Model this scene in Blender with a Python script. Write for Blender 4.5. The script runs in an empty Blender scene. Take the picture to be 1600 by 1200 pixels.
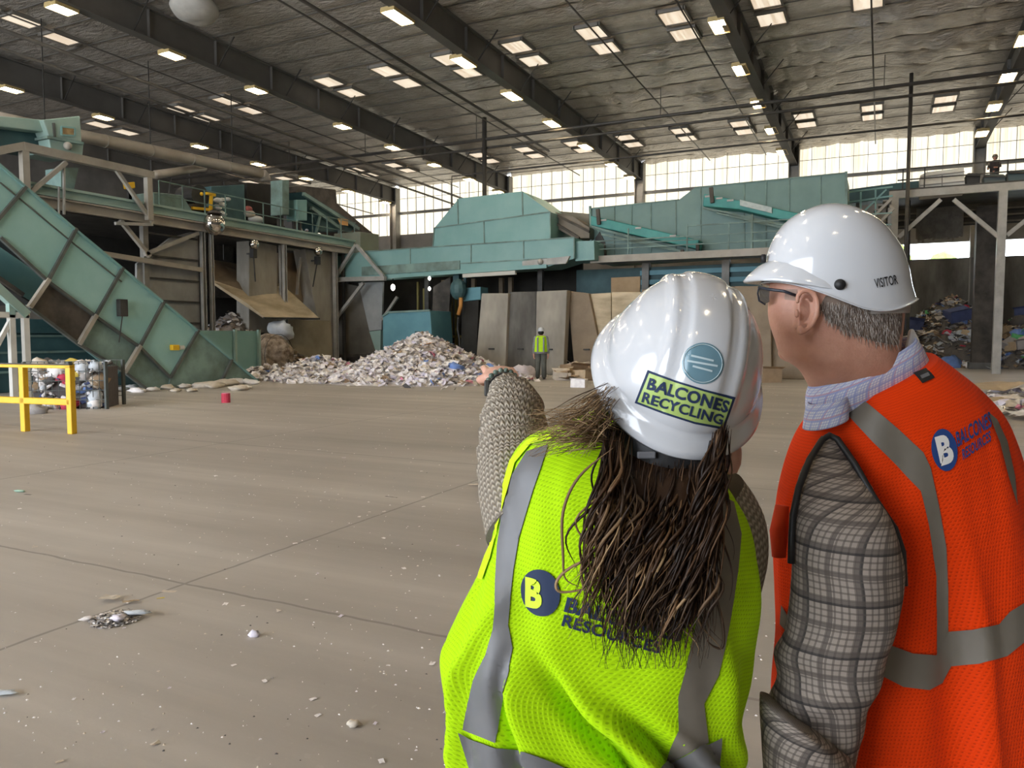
import bpy, bmesh, math, random
from mathutils import Vector, Matrix, noise
from mathutils.bvhtree import BVHTree
R = random.Random(7)
PI = math.pi
S = bpy.context.scene
COL = S.collection

# ------------------------------------------------------------------ camera
FPX, YAW, PIT, CAMZ = 1180.0, math.radians(26.06), math.atan(75 / 1180), 1.53
cd = bpy.data.cameras.new('camera')
cam = bpy.data.objects.new('camera', cd)
COL.objects.link(cam)
cd.sensor_fit = 'HORIZONTAL'
cd.sensor_width = 36.0
cd.lens = 36.0 * FPX / 1600
cd.clip_start, cd.clip_end = 0.05, 400
cam.location = (0, 0, CAMZ)
cam.rotation_euler = (PI / 2 - PIT, 0, YAW)
S.camera = cam

# ------------------------------------------------------------------ world, exposure
S.view_settings.view_transform = 'Standard'
S.view_settings.look = 'None'
S.view_settings.gamma = 1.0
S.view_settings.use_curve_mapping = False
S.view_settings.exposure = 0.35
w = bpy.data.worlds.new('sky')
S.world = w
w.use_nodes = True
nt = w.node_tree
bg = nt.nodes['Background']
sky = nt.nodes.new('ShaderNodeTexSky')
sky.sky_type = 'HOSEK_WILKIE'
sky.turbidity = 6.0
sky.ground_albedo = 0.4
sky.sun_direction = (0.5, -0.3, 0.8)
mx = nt.nodes.new('ShaderNodeMix')
mx.data_type = 'RGBA'
mx.inputs[0].default_value = 0.75
nt.links.new(sky.outputs[0], mx.inputs[6])
mx.inputs[7].default_value = (0.88, 0.95, 1.04, 1)
nt.links.new(mx.outputs[2], bg.inputs[0])
bg.inputs[1].default_value = 10.0
S.cycles.max_bounces = 7
S.cycles.diffuse_bounces = 4
S.cycles.glossy_bounces = 3
S.cycles.transmission_bounces = 4
S.cycles.transparent_max_bounces = 6
S.cycles.sample_clamp_indirect = 6.0
S.cycles.use_denoising = True

# daylight enters through the open dock door behind the camera: a light portal in its opening
pl = bpy.data.lights.new('dock_door_portal', 'AREA')
pl.shape = 'RECTANGLE'
pl.size, pl.size_y = 37.0, 10.5
pl.cycles.is_portal = True
po = bpy.data.objects.new('dock_door_portal', pl)
COL.objects.link(po)
po.location = (-21.5, -15.9, 5.25)
po.rotation_euler = (PI / 2, 0, 0)

# ------------------------------------------------------------------ pixel frame -> places in the hall
FW = Vector((-math.sin(YAW) * math.cos(PIT), math.cos(YAW) * math.cos(PIT), -math.sin(PIT)))
RT = Vector((math.cos(YAW), math.sin(YAW), 0))
UP = RT.cross(FW)
HF = Vector((-math.sin(YAW), math.cos(YAW), 0))
CP = Vector((0, 0, CAMZ))
def ray(px, py):
    return FW * FPX + RT * (px - 800) + UP * (600 - py)
def onax(px, py, ax, v):
    d = ray(px, py)
    return CP + d * ((v - CP[ax]) / d[ax])
def onX(px, py, v): return onax(px, py, 0, v)
def onY(px, py, v): return onax(px, py, 1, v)
def onZ(px, py, v=0.0): return onax(px, py, 2, v)
def onD(px, py, d): return CP + ray(px, py) * (d / FPX)

# ------------------------------------------------------------------ materials
MATS = {}
def pm(name, c1, c2=None, scale=3.0, rough=0.7, metal=0.0, bump=0.0, bscale=None, detail=4.0, stretch=(1, 1, 1), emit=0.0, spec=0.5, lo=0.35, hi=0.65, ecol=None, coat=0.0, sss=0.0):
    """noise-mixed two-tone material with optional bump"""
    m = bpy.data.materials.new(name)
    m.use_nodes = True
    t = m.node_tree
    b = t.nodes['Principled BSDF']
    b.inputs['Roughness'].default_value = rough
    b.inputs['Metallic'].default_value = metal
    b.inputs['Specular IOR Level'].default_value = spec
    b.inputs['Coat Weight'].default_value = coat
    b.inputs['Coat Roughness'].default_value = 0.08
    if sss:
        b.inputs['Subsurface Weight'].default_value = sss
        b.inputs['Subsurface Radius'].default_value = (0.012, 0.005, 0.003)
        b.inputs['Subsurface Scale'].default_value = 1.0
    b.inputs['Base Color'].default_value = (*c1, 1)
    if c2 is not None or bump:
        tc = t.nodes.new('ShaderNodeTexCoord')
        mp = t.nodes.new('ShaderNodeMapping')
        mp.inputs['Scale'].default_value = stretch
        t.links.new(tc.outputs['Object'], mp.inputs[0])
        nz = t.nodes.new('ShaderNodeTexNoise')
        nz.inputs['Scale'].default_value = scale
        nz.inputs['Detail'].default_value = detail
        nz.inputs['Roughness'].default_value = 0.6
        t.links.new(mp.outputs[0], nz.inputs['Vector'])
        if c2 is not None:
            rp = t.nodes.new('ShaderNodeValToRGB')
            rp.color_ramp.elements[0].position = lo
            rp.color_ramp.elements[1].position = hi
            rp.color_ramp.elements[0].color = (*c1, 1)
            rp.color_ramp.elements[1].color = (*c2, 1)
            t.links.new(nz.outputs[0], rp.inputs[0])
            t.links.new(rp.outputs[0], b.inputs['Base Color'])
        if bump:
            n2 = t.nodes.new('ShaderNodeTexNoise')
            n2.inputs['Scale'].default_value = bscale or scale * 4
            n2.inputs['Detail'].default_value = 3
            t.links.new(mp.outputs[0], n2.inputs['Vector'])
            bp = t.nodes.new('ShaderNodeBump')
            bp.inputs['Strength'].default_value = bump
            bp.inputs['Distance'].default_value = 0.02
            t.links.new(n2.outputs[0], bp.inputs['Height'])
            t.links.new(bp.outputs[0], b.inputs['Normal'])
    if emit:
        b.inputs['Emission Color'].default_value = (*(ecol or c1), 1)
        b.inputs['Emission Strength'].default_value = emit
    MATS[name] = m
    return m

class NG:
    """tiny node-graph writer"""
    def __init__(s, name):
        s.m = bpy.data.materials.new(name); s.m.use_nodes = True
        s.t = s.m.node_tree; s.b = s.t.nodes['Principled BSDF']
        MATS[name] = s.m
    def n(s, typ, **kw):
        nd = s.t.nodes.new('ShaderNode' + typ)
        for k, v in kw.items(): setattr(nd, k, v)
        return nd
    def l(s, a, b): s.t.links.new(a, b)
    def val(s, sock, v):
        if hasattr(v, 'is_linked'): s.l(v, sock)
        else: sock.default_value = v
    def math(s, op, a, b=0.0, c=0.0):
        nd = s.n('Math', operation=op)
        s.val(nd.inputs[0], a); s.val(nd.inputs[1], b); s.val(nd.inputs[2], c)
        return nd.outputs[0]
    def mix(s, f, a, b):
        nd = s.n('Mix', data_type='RGBA')
        s.val(nd.inputs[0], f); s.val(nd.inputs[6], a if hasattr(a, 'is_linked') else (*a, 1)); s.val(nd.inputs[7], b if hasattr(b, 'is_linked') else (*b, 1))
        return nd.outputs[2]
    def coord(s, which='Object', scale=(1, 1, 1), rot=(0, 0, 0)):
        tc = s.n('TexCoord'); mp = s.n('Mapping')
        mp.inputs['Scale'].default_value = scale
        mp.inputs['Rotation'].default_value = rot
        s.l(tc.outputs[which], mp.inputs[0])
        return mp.outputs[0]
    def noise(s, vec, scale, detail=4, rough=0.6):
        nd = s.n('TexNoise'); s.l(vec, nd.inputs['Vector'])
        nd.inputs['Scale'].default_value = scale; nd.inputs['Detail'].default_value = detail; nd.inputs['Roughness'].default_value = rough
        return nd.outputs[0]
    def ramp(s, f, *stops):
        nd = s.n('ValToRGB'); e = nd.color_ramp.elements
        while len(e) < len(stops): e.new(0.5)
        for k, (p, c) in enumerate(stops):
            e[k].position = p; e[k].color = (*c, 1)
        s.l(f, nd.inputs[0])
        return nd.outputs[0]
    def bump(s, h, strength=0.3, dist=0.02):
        nd = s.n('Bump'); s.l(h, nd.inputs['Height'])
        nd.inputs['Strength'].default_value = strength; nd.inputs['Distance'].default_value = dist
        s.l(nd.outputs[0], s.b.inputs['Normal'])
    def set(s, **kw):
        for k, v in kw.items(): s.val(s.b.inputs[k.replace('_', ' ')], v)

# ------------------------------------------------------------------ meshes
MW = {}                                   # world matrix of each thing's root, by object name
class MB:
    def __init__(s): s.v = []; s.f = []; s.uv = {}
    def add(s, vs, fs, uv=None):
        o = len(s.v); s.v += [Vector(p) for p in vs]
        for k, f in enumerate(fs):
            s.f.append(tuple(i + o for i in f))
            if uv: s.uv[len(s.f) - 1] = [uv[i] for i in f]
        return s
    def box(s, c, size, rz=0.0, M=None):
        x, y, z = (q / 2 for q in size)
        vs = [Vector((a, b, d)) for a in (-x, x) for b in (-y, y) for d in (-z, z)]
        T = Matrix.Translation(c) @ (M if M is not None else Matrix.Rotation(rz, 4, 'Z'))
        return s.add([T @ p for p in vs], [(0, 1, 3, 2), (4, 6, 7, 5), (0, 4, 5, 1), (2, 3, 7, 6), (0, 2, 6, 4), (1, 5, 7, 3)])
    def span(s, a, b):
        a, b = Vector(a), Vector(b)
        return s.box((a + b) / 2, [abs(q) for q in (b - a)])
    def bar(s, p, q, wd, ht=None, ref=(0, 0, 1)):
        p, q = Vector(p), Vector(q); ht = ht or wd
        d = (q - p); L = d.length
        if L < 1e-6: return s
        d.normalize(); r = Vector(ref)
        if abs(d.dot(r)) > 0.98: r = Vector((0, 1, 0))
        sx = d.cross(r).normalized(); sy = sx.cross(d)
        vs = [pt + sx * a * wd / 2 + sy * b * ht / 2 for pt in (p, q) for a, b in ((-1, -1), (1, -1), (1, 1), (-1, 1))]
        return s.add(vs, [(3, 2, 1, 0), (4, 5, 6, 7), (0, 1, 5, 4), (1, 2, 6, 5), (2, 3, 7, 6), (3, 0, 4, 7)])
    def tube(s, pts, r, n=8, cap=True):
        pts = [Vector(p) for p in pts]; N = len(pts)
        rs = r if isinstance(r, (list, tuple)) else [r] * N
        vs = []; prev = None
        for i, p in enumerate(pts):
            d = (pts[min(i + 1, N - 1)] - pts[max(i - 1, 0)]).normalized()
            if prev is None:
                a = Vector((0, 0, 1)) if abs(d.z) < 0.9 else Vector((1, 0, 0))
                prev = d.cross(a).normalized()
            prev = (prev - d * prev.dot(d)).normalized()
            o = d.cross(prev)
            vs += [p + (prev * math.cos(2 * PI * k / n) + o * math.sin(2 * PI * k / n)) * rs[i] for k in range(n)]
        fs = [(i * n + k, i * n + (k + 1) % n, (i + 1) * n + (k + 1) % n, (i + 1) * n + k) for i in range(N - 1) for k in range(n)]
        if cap: fs += [tuple(range(n - 1, -1, -1)), tuple((N - 1) * n + k for k in range(n))]
        return s.add(vs, fs)
    def prism(s, poly, ext):
        n = len(poly); ext = Vector(ext)
        vs = [Vector(p) for p in poly] + [Vector(p) + ext for p in poly]
        fs = [tuple(range(n)), tuple(range(2 * n - 1, n - 1, -1))] + [(i, i + n, (i + 1) % n + n, (i + 1) % n) for i in range(n)]
        return s.add(vs, fs)
    def sphere(s, c, r, nu=16, nv=10, sc=(1, 1, 1), M=None, v0=0.0, v1=1.0):
        vs = []
        for j in range(nv + 1):
            th = PI * (v0 + (v1 - v0) * j / nv)
            for i in range(nu):
                ph = 2 * PI * i / nu
                p = Vector((math.sin(th) * math.cos(ph) * sc[0], math.sin(th) * math.sin(ph) * sc[1], math.cos(th) * sc[2])) * r
                vs.append(Vector(c) + ((M @ p) if M is not None else p))
        fs = [(j * nu + i, j * nu + (i + 1) % nu, (j + 1) * nu + (i + 1) % nu, (j + 1) * nu + i) for j in range(nv) for i in range(nu)]
        return s.add(vs, fs)
    def build(s, name, mat, parent=None, smooth=False, bevel=0.0, kind=None, label=None, sub=0, solid=0.0, autos=None, merge=0.0):
        me = bpy.data.meshes.new(name)
        vs = s.v
        root = parent
        while root is not None and root.parent is not None: root = root.parent
        if root is not None and root.name in MW:
            I = MW[root.name].inverted(); vs = [I @ p for p in vs]
        me.from_pydata([tuple(p) for p in vs], [], s.f)
        if s.uv:
            ul = me.uv_layers.new(name='UVMap')
            for pi_, uvs in s.uv.items():
                p = me.polygons[pi_]
                for k, li in enumerate(p.loop_indices): ul.data[li].uv = uvs[k]
        b = bmesh.new(); b.from_mesh(me)
        if merge: bmesh.ops.remove_doubles(b, verts=b.verts, dist=merge)
        bmesh.ops.recalc_face_normals(b, faces=b.faces)
        if smooth:
            for f in b.faces: f.smooth = True
        b.to_mesh(me); b.free()
        if mat: me.materials.append(mat)
        o = bpy.data.objects.new(name, me)
        COL.objects.link(o)
        if parent is not None: o.parent = parent
        if kind: o['kind'] = kind
        if label: o['label'] = label
        if bevel:
            md = o.modifiers.new('bevel', 'BEVEL'); md.width = bevel; md.segments = 2; md.limit_method = 'ANGLE'
        if solid:
            md = o.modifiers.new('solid', 'SOLIDIFY'); md.thickness = solid; md.offset = 0
        if sub:
            md = o.modifiers.new('sub', 'SUBSURF'); md.levels = sub; md.render_levels = sub
        return o

def tag(o, label, cat, group=None, kind=None):
    o['label'] = label; o['category'] = cat
    if group: o['group'] = group
    if kind: o['kind'] = kind
    return o
def thing(name, label, cat, loc=(0, 0, 0), rz=0.0, group=None):
    o = bpy.data.objects.new(name, None)
    COL.objects.link(o)
    o.empty_display_size = 0.1
    o.location = loc; o.rotation_euler = (0, 0, rz)
    MW[o.name] = Matrix.Translation(loc) @ Matrix.Rotation(rz, 4, 'Z')
    return tag(o, label, cat, group)
def copy_tree(o, M=None, label=None):
    c = o.copy(); COL.objects.link(c)
    if label: c['label'] = label
    for ch in o.children:
        k = ch.copy(); COL.objects.link(k); k.parent = c
        for g in ch.children:
            q = g.copy(); COL.objects.link(q); q.parent = k
    return c
ORD = ['nearest', 'second', 'third', 'fourth', 'fifth', 'sixth', 'seventh', 'eighth', 'ninth', 'tenth', 'eleventh', 'twelfth', 'thirteenth', 'fourteenth']
def jit(a): return R.uniform(-a, a)

# ================================================================== the hall
YW, XL, XR, YB = 46.5, -46.0, 17.0, -16.0
GX = [-41.1, -32.05, -22.93, -13.75, -4.75, 4.25, 13.35]
def roof_z(y): return 12.3 + 0.019 * (YW - y)

# floor: worn, dusty concrete with drive-lane streaks and saw-cut joints
g = NG('worn_concrete_floor')
co = g.coord('Object')
big = g.noise(co, 0.16, 5, 0.55)
streak = g.noise(g.coord('Object', (0.10, 1.5, 1), (0, 0, math.radians(-14))), 1.0, 6, 0.6)
fine = g.noise(co, 22.0, 3)
f1 = g.math('ADD', g.math('MULTIPLY', big, 0.55), g.math('MULTIPLY', streak, 0.45))
base = g.ramp(f1, (0.36, (0.315, 0.278, 0.24)), (0.5, (0.425, 0.38, 0.332)), (0.64, (0.58, 0.525, 0.462)))
sep = g.n('SeparateXYZ'); g.l(co, sep.inputs[0])
def joint(sock, pos, wd):
    return g.math('LESS_THAN', g.math('ABSOLUTE', g.math('SUBTRACT', g.math('ADD', sock, g.math('MULTIPLY', g.math('SUBTRACT', g.noise(co, 3.0, 2), 0.5), 0.05)), pos)), wd)
JX, JY = -3.830, 3.233
j = joint(sep.outputs[1], JY, 0.012)
for k in (1, 2, 3, -1): j = g.math('MAXIMUM', j, joint(sep.outputs[1], JY + 4.6 * k, 0.012))
for k in (-2, -1, 0, 1): j = g.math('MAXIMUM', j, joint(sep.outputs[0], JX + 4.6 * k, 0.012))
c = g.mix(g.math('MULTIPLY', j, 0.55), base, (0.15, 0.13, 0.11))
c = g.mix(g.math('MULTIPLY', g.math('GREATER_THAN', fine, 0.66), 0.25), c, (0.5, 0.46, 0.41))
g.set(Base_Color=c, Roughness=g.math('ADD', g.math('MULTIPLY', f1, 0.35), 0.42))
g.bump(fine, 0.12, 0.006)
fl = MB().span((XL, YB - 14, -0.3), (XR, YW + 14, 0)).build('floor', MATS['worn_concrete_floor'], kind='structure')

# roof insulation: silver vinyl blanket sagging between purlins
g = NG('vinyl_insulation')
co = g.coord('Object')
g.set(Base_Color=g.ramp(g.noise(co, 0.9, 5), (0.3, (0.54, 0.49, 0.43)), (0.7, (0.76, 0.70, 0.62))), Roughness=0.24, Metallic=0.45)
n1 = g.noise(g.coord('Object', (1.0, 2.2, 1)), 2.6, 5, 0.6)
g.bump(n1, 1.0, 0.2)
def sag(x, y):
    t = (y / 1.52) % 1.0
    near = min(abs(y - 27.48), abs(y - 41.08), abs(y - 15.05), abs(y - 2.8))
    k = min(1.0, max(0.06, (near - 1.45) / 1.0))
    xx = (x / 1.22) % 1.0
    row = math.floor(y / 1.52); xx = (x / 1.22 + 0.37 * math.sin(row * 2.1)) % 1.0
    pil = abs(math.sin(PI * xx)) ** 0.38 * (0.8 + 0.4 * noise.noise(Vector((math.floor(x / 1.22 + 0.37 * math.sin(row * 2.1)) * 1.7, row * 1.3, 9))))
    w_ = noise.noise(Vector((x * 0.5, y * 0.35, 0)))
    amp = (0.05 + 0.25 * max(0.0, min(1.0, (x + 20) / 12))) * (0.75 + 0.9 * w_)
    pr = (t / 0.76) ** 0.8 if t < 0.76 else (1 - (t - 0.76) / 0.24) ** 0.7
    return -k * amp * pr * (0.25 + 0.75 * pil) + 0.022 * noise.noise(Vector((x * 2.1, y * 2.6, 3)))
vs, fs = [], []
nx, ny = 420, 520
for jy in range(ny + 1):
    y = YB + (YW - YB) * jy / ny
    for ix in range(nx + 1):
        x = XL + (XR - XL) * ix / nx
        vs.append((x, y, roof_z(y) + sag(x, y)))
fs = [(q * (nx + 1) + i, q * (nx + 1) + i + 1, (q + 1) * (nx + 1) + i + 1, (q + 1) * (nx + 1) + i) for q in range(ny) for i in range(nx)]
MB().add(vs, fs).build('ceiling', MATS['vinyl_insulation'], smooth=True, kind='structure')
MB().span((XL, YB, 13.7), (XR, YW + 0.3, 13.9)).build('roof', pm('roof_sheet', (0.3, 0.3, 0.3)), kind='structure')

# side, rear and back walls
steel_wall = pm('sheet_wall', (0.16, 0.15, 0.135), (0.23, 0.215, 0.195), 0.7, 0.6, 0.2)
conc = pm('stained_concrete', (0.24, 0.22, 0.185), (0.47, 0.435, 0.37), 0.6, 0.85, bump=0.25, bscale=9, stretch=(1, 1, 0.45))
conc_d = pm('grimy_concrete', (0.075, 0.07, 0.062), (0.20, 0.19, 0.17), 0.9, 0.85, bump=0.25, bscale=9, stretch=(1, 1, 0.35))
MB().span((XL - 0.3, YB, 0), (XL, YW, 13.8)).build('wall_left', steel_wall, kind='structure')
MB().span((XR, YB, 0), (XR + 0.3, YW, 13.8)).build('wall_right', steel_wall, kind='structure')
m = MB()
m.span((XL, YB - 0.3, 0), (-40.0, YB, 13.8)); m.span((-3.0, YB - 0.3, 0), (XR, YB, 13.8)); m.span((-40.0, YB - 0.3, 10.5), (-3.0, YB, 13.8))
m.build('wall_rear', steel_wall, kind='structure')
m = MB()
m.span((XL, YW, 0), (-2.5, YW + 0.25, 8.9)); m.span((XL, YW, 8.9), (GX[0] - 0.18, YW + 0.25, 13.0)); m.span((GX[-1] + 0.18, YW, 8.9), (XR, YW + 0.25, 13.0))
m.span((-2.5, YW, 6.5), (XR, YW + 0.25, 8.9))
m.build('wall_back', steel_wall, kind='structure')
MB().span((-2.5, YW - 0.55, 0), (XR, YW + 0.1, 5.6)).build('wall_push', conc_d, kind='structure')

# daylight panels of the window wall, one window per bay
g = NG('translucent_panel')
co = g.coord('Object', (1, 1, 0.05))
st = g.noise(co, 5.0, 4)
fine = g.noise(g.coord('Object', (1, 1, 0.02)), 17.0, 2)
f = g.math('ADD', g.math('MULTIPLY', st, 0.6), g.math('MULTIPLY', fine, 0.4))
col = g.ramp(f, (0.36, (0.62, 0.54, 0.38)), (0.5, (0.86, 0.79, 0.62)), (0.64, (1.0, 0.95, 0.80)))
g.set(Base_Color=(0.8, 0.78, 0.7, 1), Roughness=0.5, Emission_Color=col, Emission_Strength=1.05)
mull = pm('window_mullion', (0.20, 0.19, 0.17), None, rough=0.6)
steel = pm('painted_grey_steel', (0.21, 0.195, 0.17), (0.30, 0.28, 0.245), 1.4, 0.55, 0.1)
steel_l = pm('pale_grey_steel', (0.34, 0.325, 0.29), (0.46, 0.44, 0.40), 2.0, 0.5, 0.1)
steel_d = pm('dark_steel', (0.035, 0.033, 0.03), (0.075, 0.07, 0.062), 2.0, 0.6, 0.2)
girder_m = pm('girder_paint', (0.105, 0.097, 0.085), (0.135, 0.125, 0.11), 0.8, 0.6, 0.0)
nwin = 0
for i in range(len(GX) - 1):
    nwin += 1
    a, b = GX[i] + 0.18, GX[i + 1] - 0.18
    wdw = MB().span((a, YW, 8.9), (b, YW + 0.06, 12.33)).build('window_%d' % nwin, MATS['translucent_panel'], kind='structure')
    m = MB(); n = 12
    for k in range(n + 1):
        x = a + (b - a) * k / n
        m.span((x - 0.011, YW - 0.07, 8.9), (x + 0.011, YW - 0.002, 12.33))
    m.span((a, YW - 0.06, 11.46), (b, YW - 0.002, 11.48))
    m.build('window_frame', mull, wdw)
    MB().span((a, YW - 0.22, 10.32), (b, YW - 0.02, 10.5)).build('window_rail', steel, wdw)

# skylights in two rows of pairs, 3 per bay
sky_m = NG('skylight_panel')
stx = sky_m.noise(sky_m.coord('Object', (9, 0.4, 1)), 1.0, 2)
sky_m.set(Base_Color=(0.8, 0.75, 0.65, 1), Roughness=0.5, Emission_Color=sky_m.ramp(stx, (0.4, (0.72, 0.56, 0.40)), (0.6, (1.0, 0.86, 0.68))), Emission_Strength=0.72)
curb = pm('skylight_curb', (0.24, 0.22, 0.19))
def skylight(x, y, lx=0.95, ly=1.15):
    global nwin
    nwin += 1
    z = roof_z(y) - 0.11
    o = MB().span((x - lx / 2, y - ly / 2, z), (x + lx / 2, y + ly / 2, z + 0.03)).build('window_%d' % nwin, sky_m.m, kind='structure')
    m = MB()
    for sx in (-1, 1): m.span((x + sx * lx / 2 - 0.04, y - ly / 2 - 0.04, z - 0.03), (x + sx * lx / 2 + 0.04, y + ly / 2 + 0.04, z + 0.1))
    for sy in (-1, 1): m.span((x - lx / 2, y + sy * ly / 2 - 0.04, z - 0.03), (x + lx / 2, y + sy * ly / 2 + 0.04, z + 0.1))
    m.build('window_frame', curb, o)
sx0 = -12.85
for y in (26.7, 28.25, 40.3, 41.85, 14.3, 15.8, 2.0, 3.6):
    for k in range(-9, 6):
        x = sx0 + 3.03 * k
        if min(abs(x - q) for q in GX) < 0.62: x += 0.5
        skylight(x, y)
for x, y in ((-27.9, 17.2), (-28.1, 18.8)): skylight(x, y, 0.85, 1.1)

# columns and girders
for i, x in enumerate(GX):
    m = MB()
    zt = roof_z(YW) - 0.1
    m.span((x - 0.28, YW - 0.62, 0), (x - 0.22, YW - 0.06, zt)); m.span((x + 0.22, YW - 0.62, 0), (x + 0.28, YW - 0.06, zt))
    m.span((x - 0.22, YW - 0.36, 0), (x + 0.22, YW - 0.32, zt))
    m.build('column', steel, kind='structure')
    m = MB()
    y0, y1 = YB, YW - 0.3
    zb = lambda y: roof_z(y) - 1.15
    q = lambda yy, z0, z1, hw: [(x - hw, yy, z0(yy)), (x + hw, yy, z0(yy)), (x + hw, yy, z1(yy)), (x - hw, yy, z1(yy))]
    for z0, z1, hw in ((lambda y: zb(y) + 0.03, lambda y: roof_z(y) - 0.1, 0.02), (zb, lambda y: zb(y) + 0.03, 0.20), (lambda y: roof_z(y) - 0.16, lambda y: roof_z(y) - 0.12, 0.16)):
        m.add(q(y0, z0, z1, hw) + q(y1, z0, z1, hw), [(0, 1, 2, 3), (7, 6, 5, 4), (0, 4, 5, 1), (1, 5, 6, 2), (2, 6, 7, 3), (3, 7, 4, 0)])
    for k in range(17):
        y = 1.0 + k * 2.9
        m.span((x - 0.14, y, zb(y) + 0.02), (x + 0.14, y + 0.02, roof_z(y) - 0.15))
    m.build('beam', girder_m, kind='structure')
    if i in (1, 2, 3, 4, 5):
        m = MB()
        for k in range(9):
            y = 14.2 + k * 3.6
            for sx in (1,): m.bar((x + sx * 0.12, y, zb(y) + 0.05), (x + sx * 0.95, y, roof_z(y) - 0.12), 0.035)
        m.build('beam_bracing', steel_d, kind='structure')
# purlin seams on the underside of the blanket
m = MB()
for k in range(4, 35):
    y = k * 1.52 - 6.0
    y = round(y / 1.52) * 1.52
    m.bar((XL, y, roof_z(y) - 0.035), (XR, y, roof_z(y) - 0.035), 0.035, 0.03)
m.build('beam_purlins', pm('purlin_seam', (0.13, 0.12, 0.105)), kind='structure')

# ------------------------------------------------------------------ high bay lamps
lamp_w = NG('lamp_warm')
tub = lamp_w.math('FRACT', lamp_w.math('MULTIPLY', (lambda s_: (lamp_w.l(lamp_w.coord('Object'), s_.inputs[0]), s_.outputs[0])[1])(lamp_w.n('SeparateXYZ')), 11.0))
lamp_w.set(Base_Color=(0.9, 0.85, 0.7, 1), Emission_Color=lamp_w.ramp(tub, (0.25, (1.0, 0.72, 0.36)), (0.4, (1.0, 0.90, 0.68))), Emission_Strength=36.0)
lamp_c = pm('lamp_white', (1.0, 0.93, 0.78), emit=38.0, ecol=(1.0, 0.90, 0.76))
hous = pm('lamp_housing', (0.6, 0.45, 0.2), rough=0.4)  # yellow fringe of the lamp glow is put into the housing colour
def make_lamp(kind):
    t = thing('high_bay_lamp', '', 'lamp', (0, 0, 0))
    L, Wd = (1.15, 0.5) if kind else (0.75, 0.55)
    m = MB(); m.span((-Wd / 2, -L / 2, 0.03), (Wd / 2, L / 2, 0.09)); m.span((-0.08, -0.18, 0.09), (0.08, 0.18, 0.2))
    for a in (-1, 1):
        m.span((a * Wd / 2 - 0.012, -L / 2, -0.06), (a * Wd / 2 + 0.012, L / 2, 0.05)); m.span((-Wd / 2, a * L / 2 - 0.012, -0.06), (Wd / 2, a * L / 2 + 0.012, 0.05))
    m.build('housing', hous, t)
    m = MB(); m.span((-Wd / 2 + 0.02, -L / 2 + 0.02, 0.0), (-0.02, L / 2 - 0.02, 0.03)); m.span((0.02, -L / 2 + 0.02, 0.0), (Wd / 2 - 0.02, L / 2 - 0.02, 0.03))
    m.build('diffuser', lamp_w.m if kind else lamp_c, t)
    for a in (-1, 1): MB().bar((0, a * 0.15, 0.2), (0, a * 0.15, 0.36), 0.02).build('hanger', steel_d, t)
    return t
protos = [make_lamp(0), make_lamp(1)]
usedp = [False, False]
rows = [(1, 'leftmost lit', [44.9, 40.75, 36.7, 32.75, 28.65, 23.25, 19.2, 15.2, 9.9, 1.9, -6.1]), (2, 'second lit', [44.6, 40.7, 36.7, 32.7, 28.7, 23.3, 19.3, 15.3, 9.9, 1.9, -6.1]),
        (3, 'middle lit', [43.6, 40.2, 36.2, 31.9, 27.8, 23.9, 19.85, 15.8, 9.9, 1.9, -6.1]), (4, 'fourth lit', [42.5, 38.4, 34.5, 30.6, 26.7, 22.9, 17.5, 9.5, 1.5, -6.5]), (5, 'rightmost lit', [43.8, 39.4, 35.4, 31.5, 26.5, 22.5, 17.5, 9.5, 1.5, -6.5])]
for gi, nm, ys in rows:
    for k, y in enumerate(ys):
        kind = 1 if (gi > 3 or (gi == 3 and k > 1)) else 0
        p = protos[kind]
        lab = 'high bay lamp glowing under the %s roof girder, %s' % (nm, 'nearest the window wall' if k == 0 else '%s from the window wall' % ORD[k])
        if not usedp[kind]: o = p; usedp[kind] = True
        else: o = copy_tree(p)
        o['label'] = lab; o['group'] = 'high bay lamps under the %s girder' % nm
        zf = roof_z(y) - 1.20
        xl = GX[gi] - 0.26
        o.location = (xl, y * xl / (-32.0, -22.8, -13.6, -4.5, 4.1)[gi - 1], zf)

# ------------------------------------------------------------------ pipes under the roof
pipe_m = pm('dark_pipe', (0.075, 0.066, 0.056), (0.11, 0.097, 0.082), 2.0, 0.5, 0.3)
def pipe(label, pts, r, hang=None):
    t = thing('sprinkler_pipe', label, 'pipe', pts[0])
    MB().tube(pts, r, 8).build('pipe', pipe_m, t, smooth=True)
    for p in hang or (): MB().bar(p, (p[0], p[1], roof_z(p[1]) - 0.05), 0.03).build('hanger_rod', pipe_m, t)
    return t
def at_roof(px, py, drop): # point a given drop below the roof
    z = 12.5
    for _ in range(6):
        p = onZ(px, py, z - drop); z = roof_z(p.y)
    return onZ(px, py, z - drop)
A, B = (-40.0, 33.6, 11.25), (16.0, 33.6, 11.25)
pipe('upper of the two long dark cross pipes hung below the girders', [A, B], 0.075, [(x, 33.6, 11.25) for x in (-36, -30.5, -25.2, -18.4, -9.1, -0.2, 8.6)])
pipe('lower of the two long dark cross pipes below the girders', [(-40, 33.75, 10.85), (16, 33.75, 10.85)], 0.06)
pipe('slim grey cross pipe nearest the window wall', [(-22.6, 38.3, 8.0), (-22.6, 38.3, 10.75), (16.0, 38.3, 10.75)], 0.05)
pipe('long thin sprinkler branch pipe left of the middle girder', [(-17.6, 12, 12.35), (-17.6, 45.8, 11.75)], 0.035)
pipe('thin sprinkler branch pipe in the bay right of the middle girder', [(-9.35, 23.0, 12.2), (-9.35, 45.5, 11.8)], 0.03)
pipe('thin sprinkler branch pipe running above the helmets', [(-6.2, 19.5, 12.3), (-6.2, 45.5, 11.8)], 0.03)
pipe('thin sprinkler branch pipe in the bay of the right platform', [(-0.6, 26.0, 12.1), (-0.6, 45.5, 11.8)], 0.03)
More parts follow.
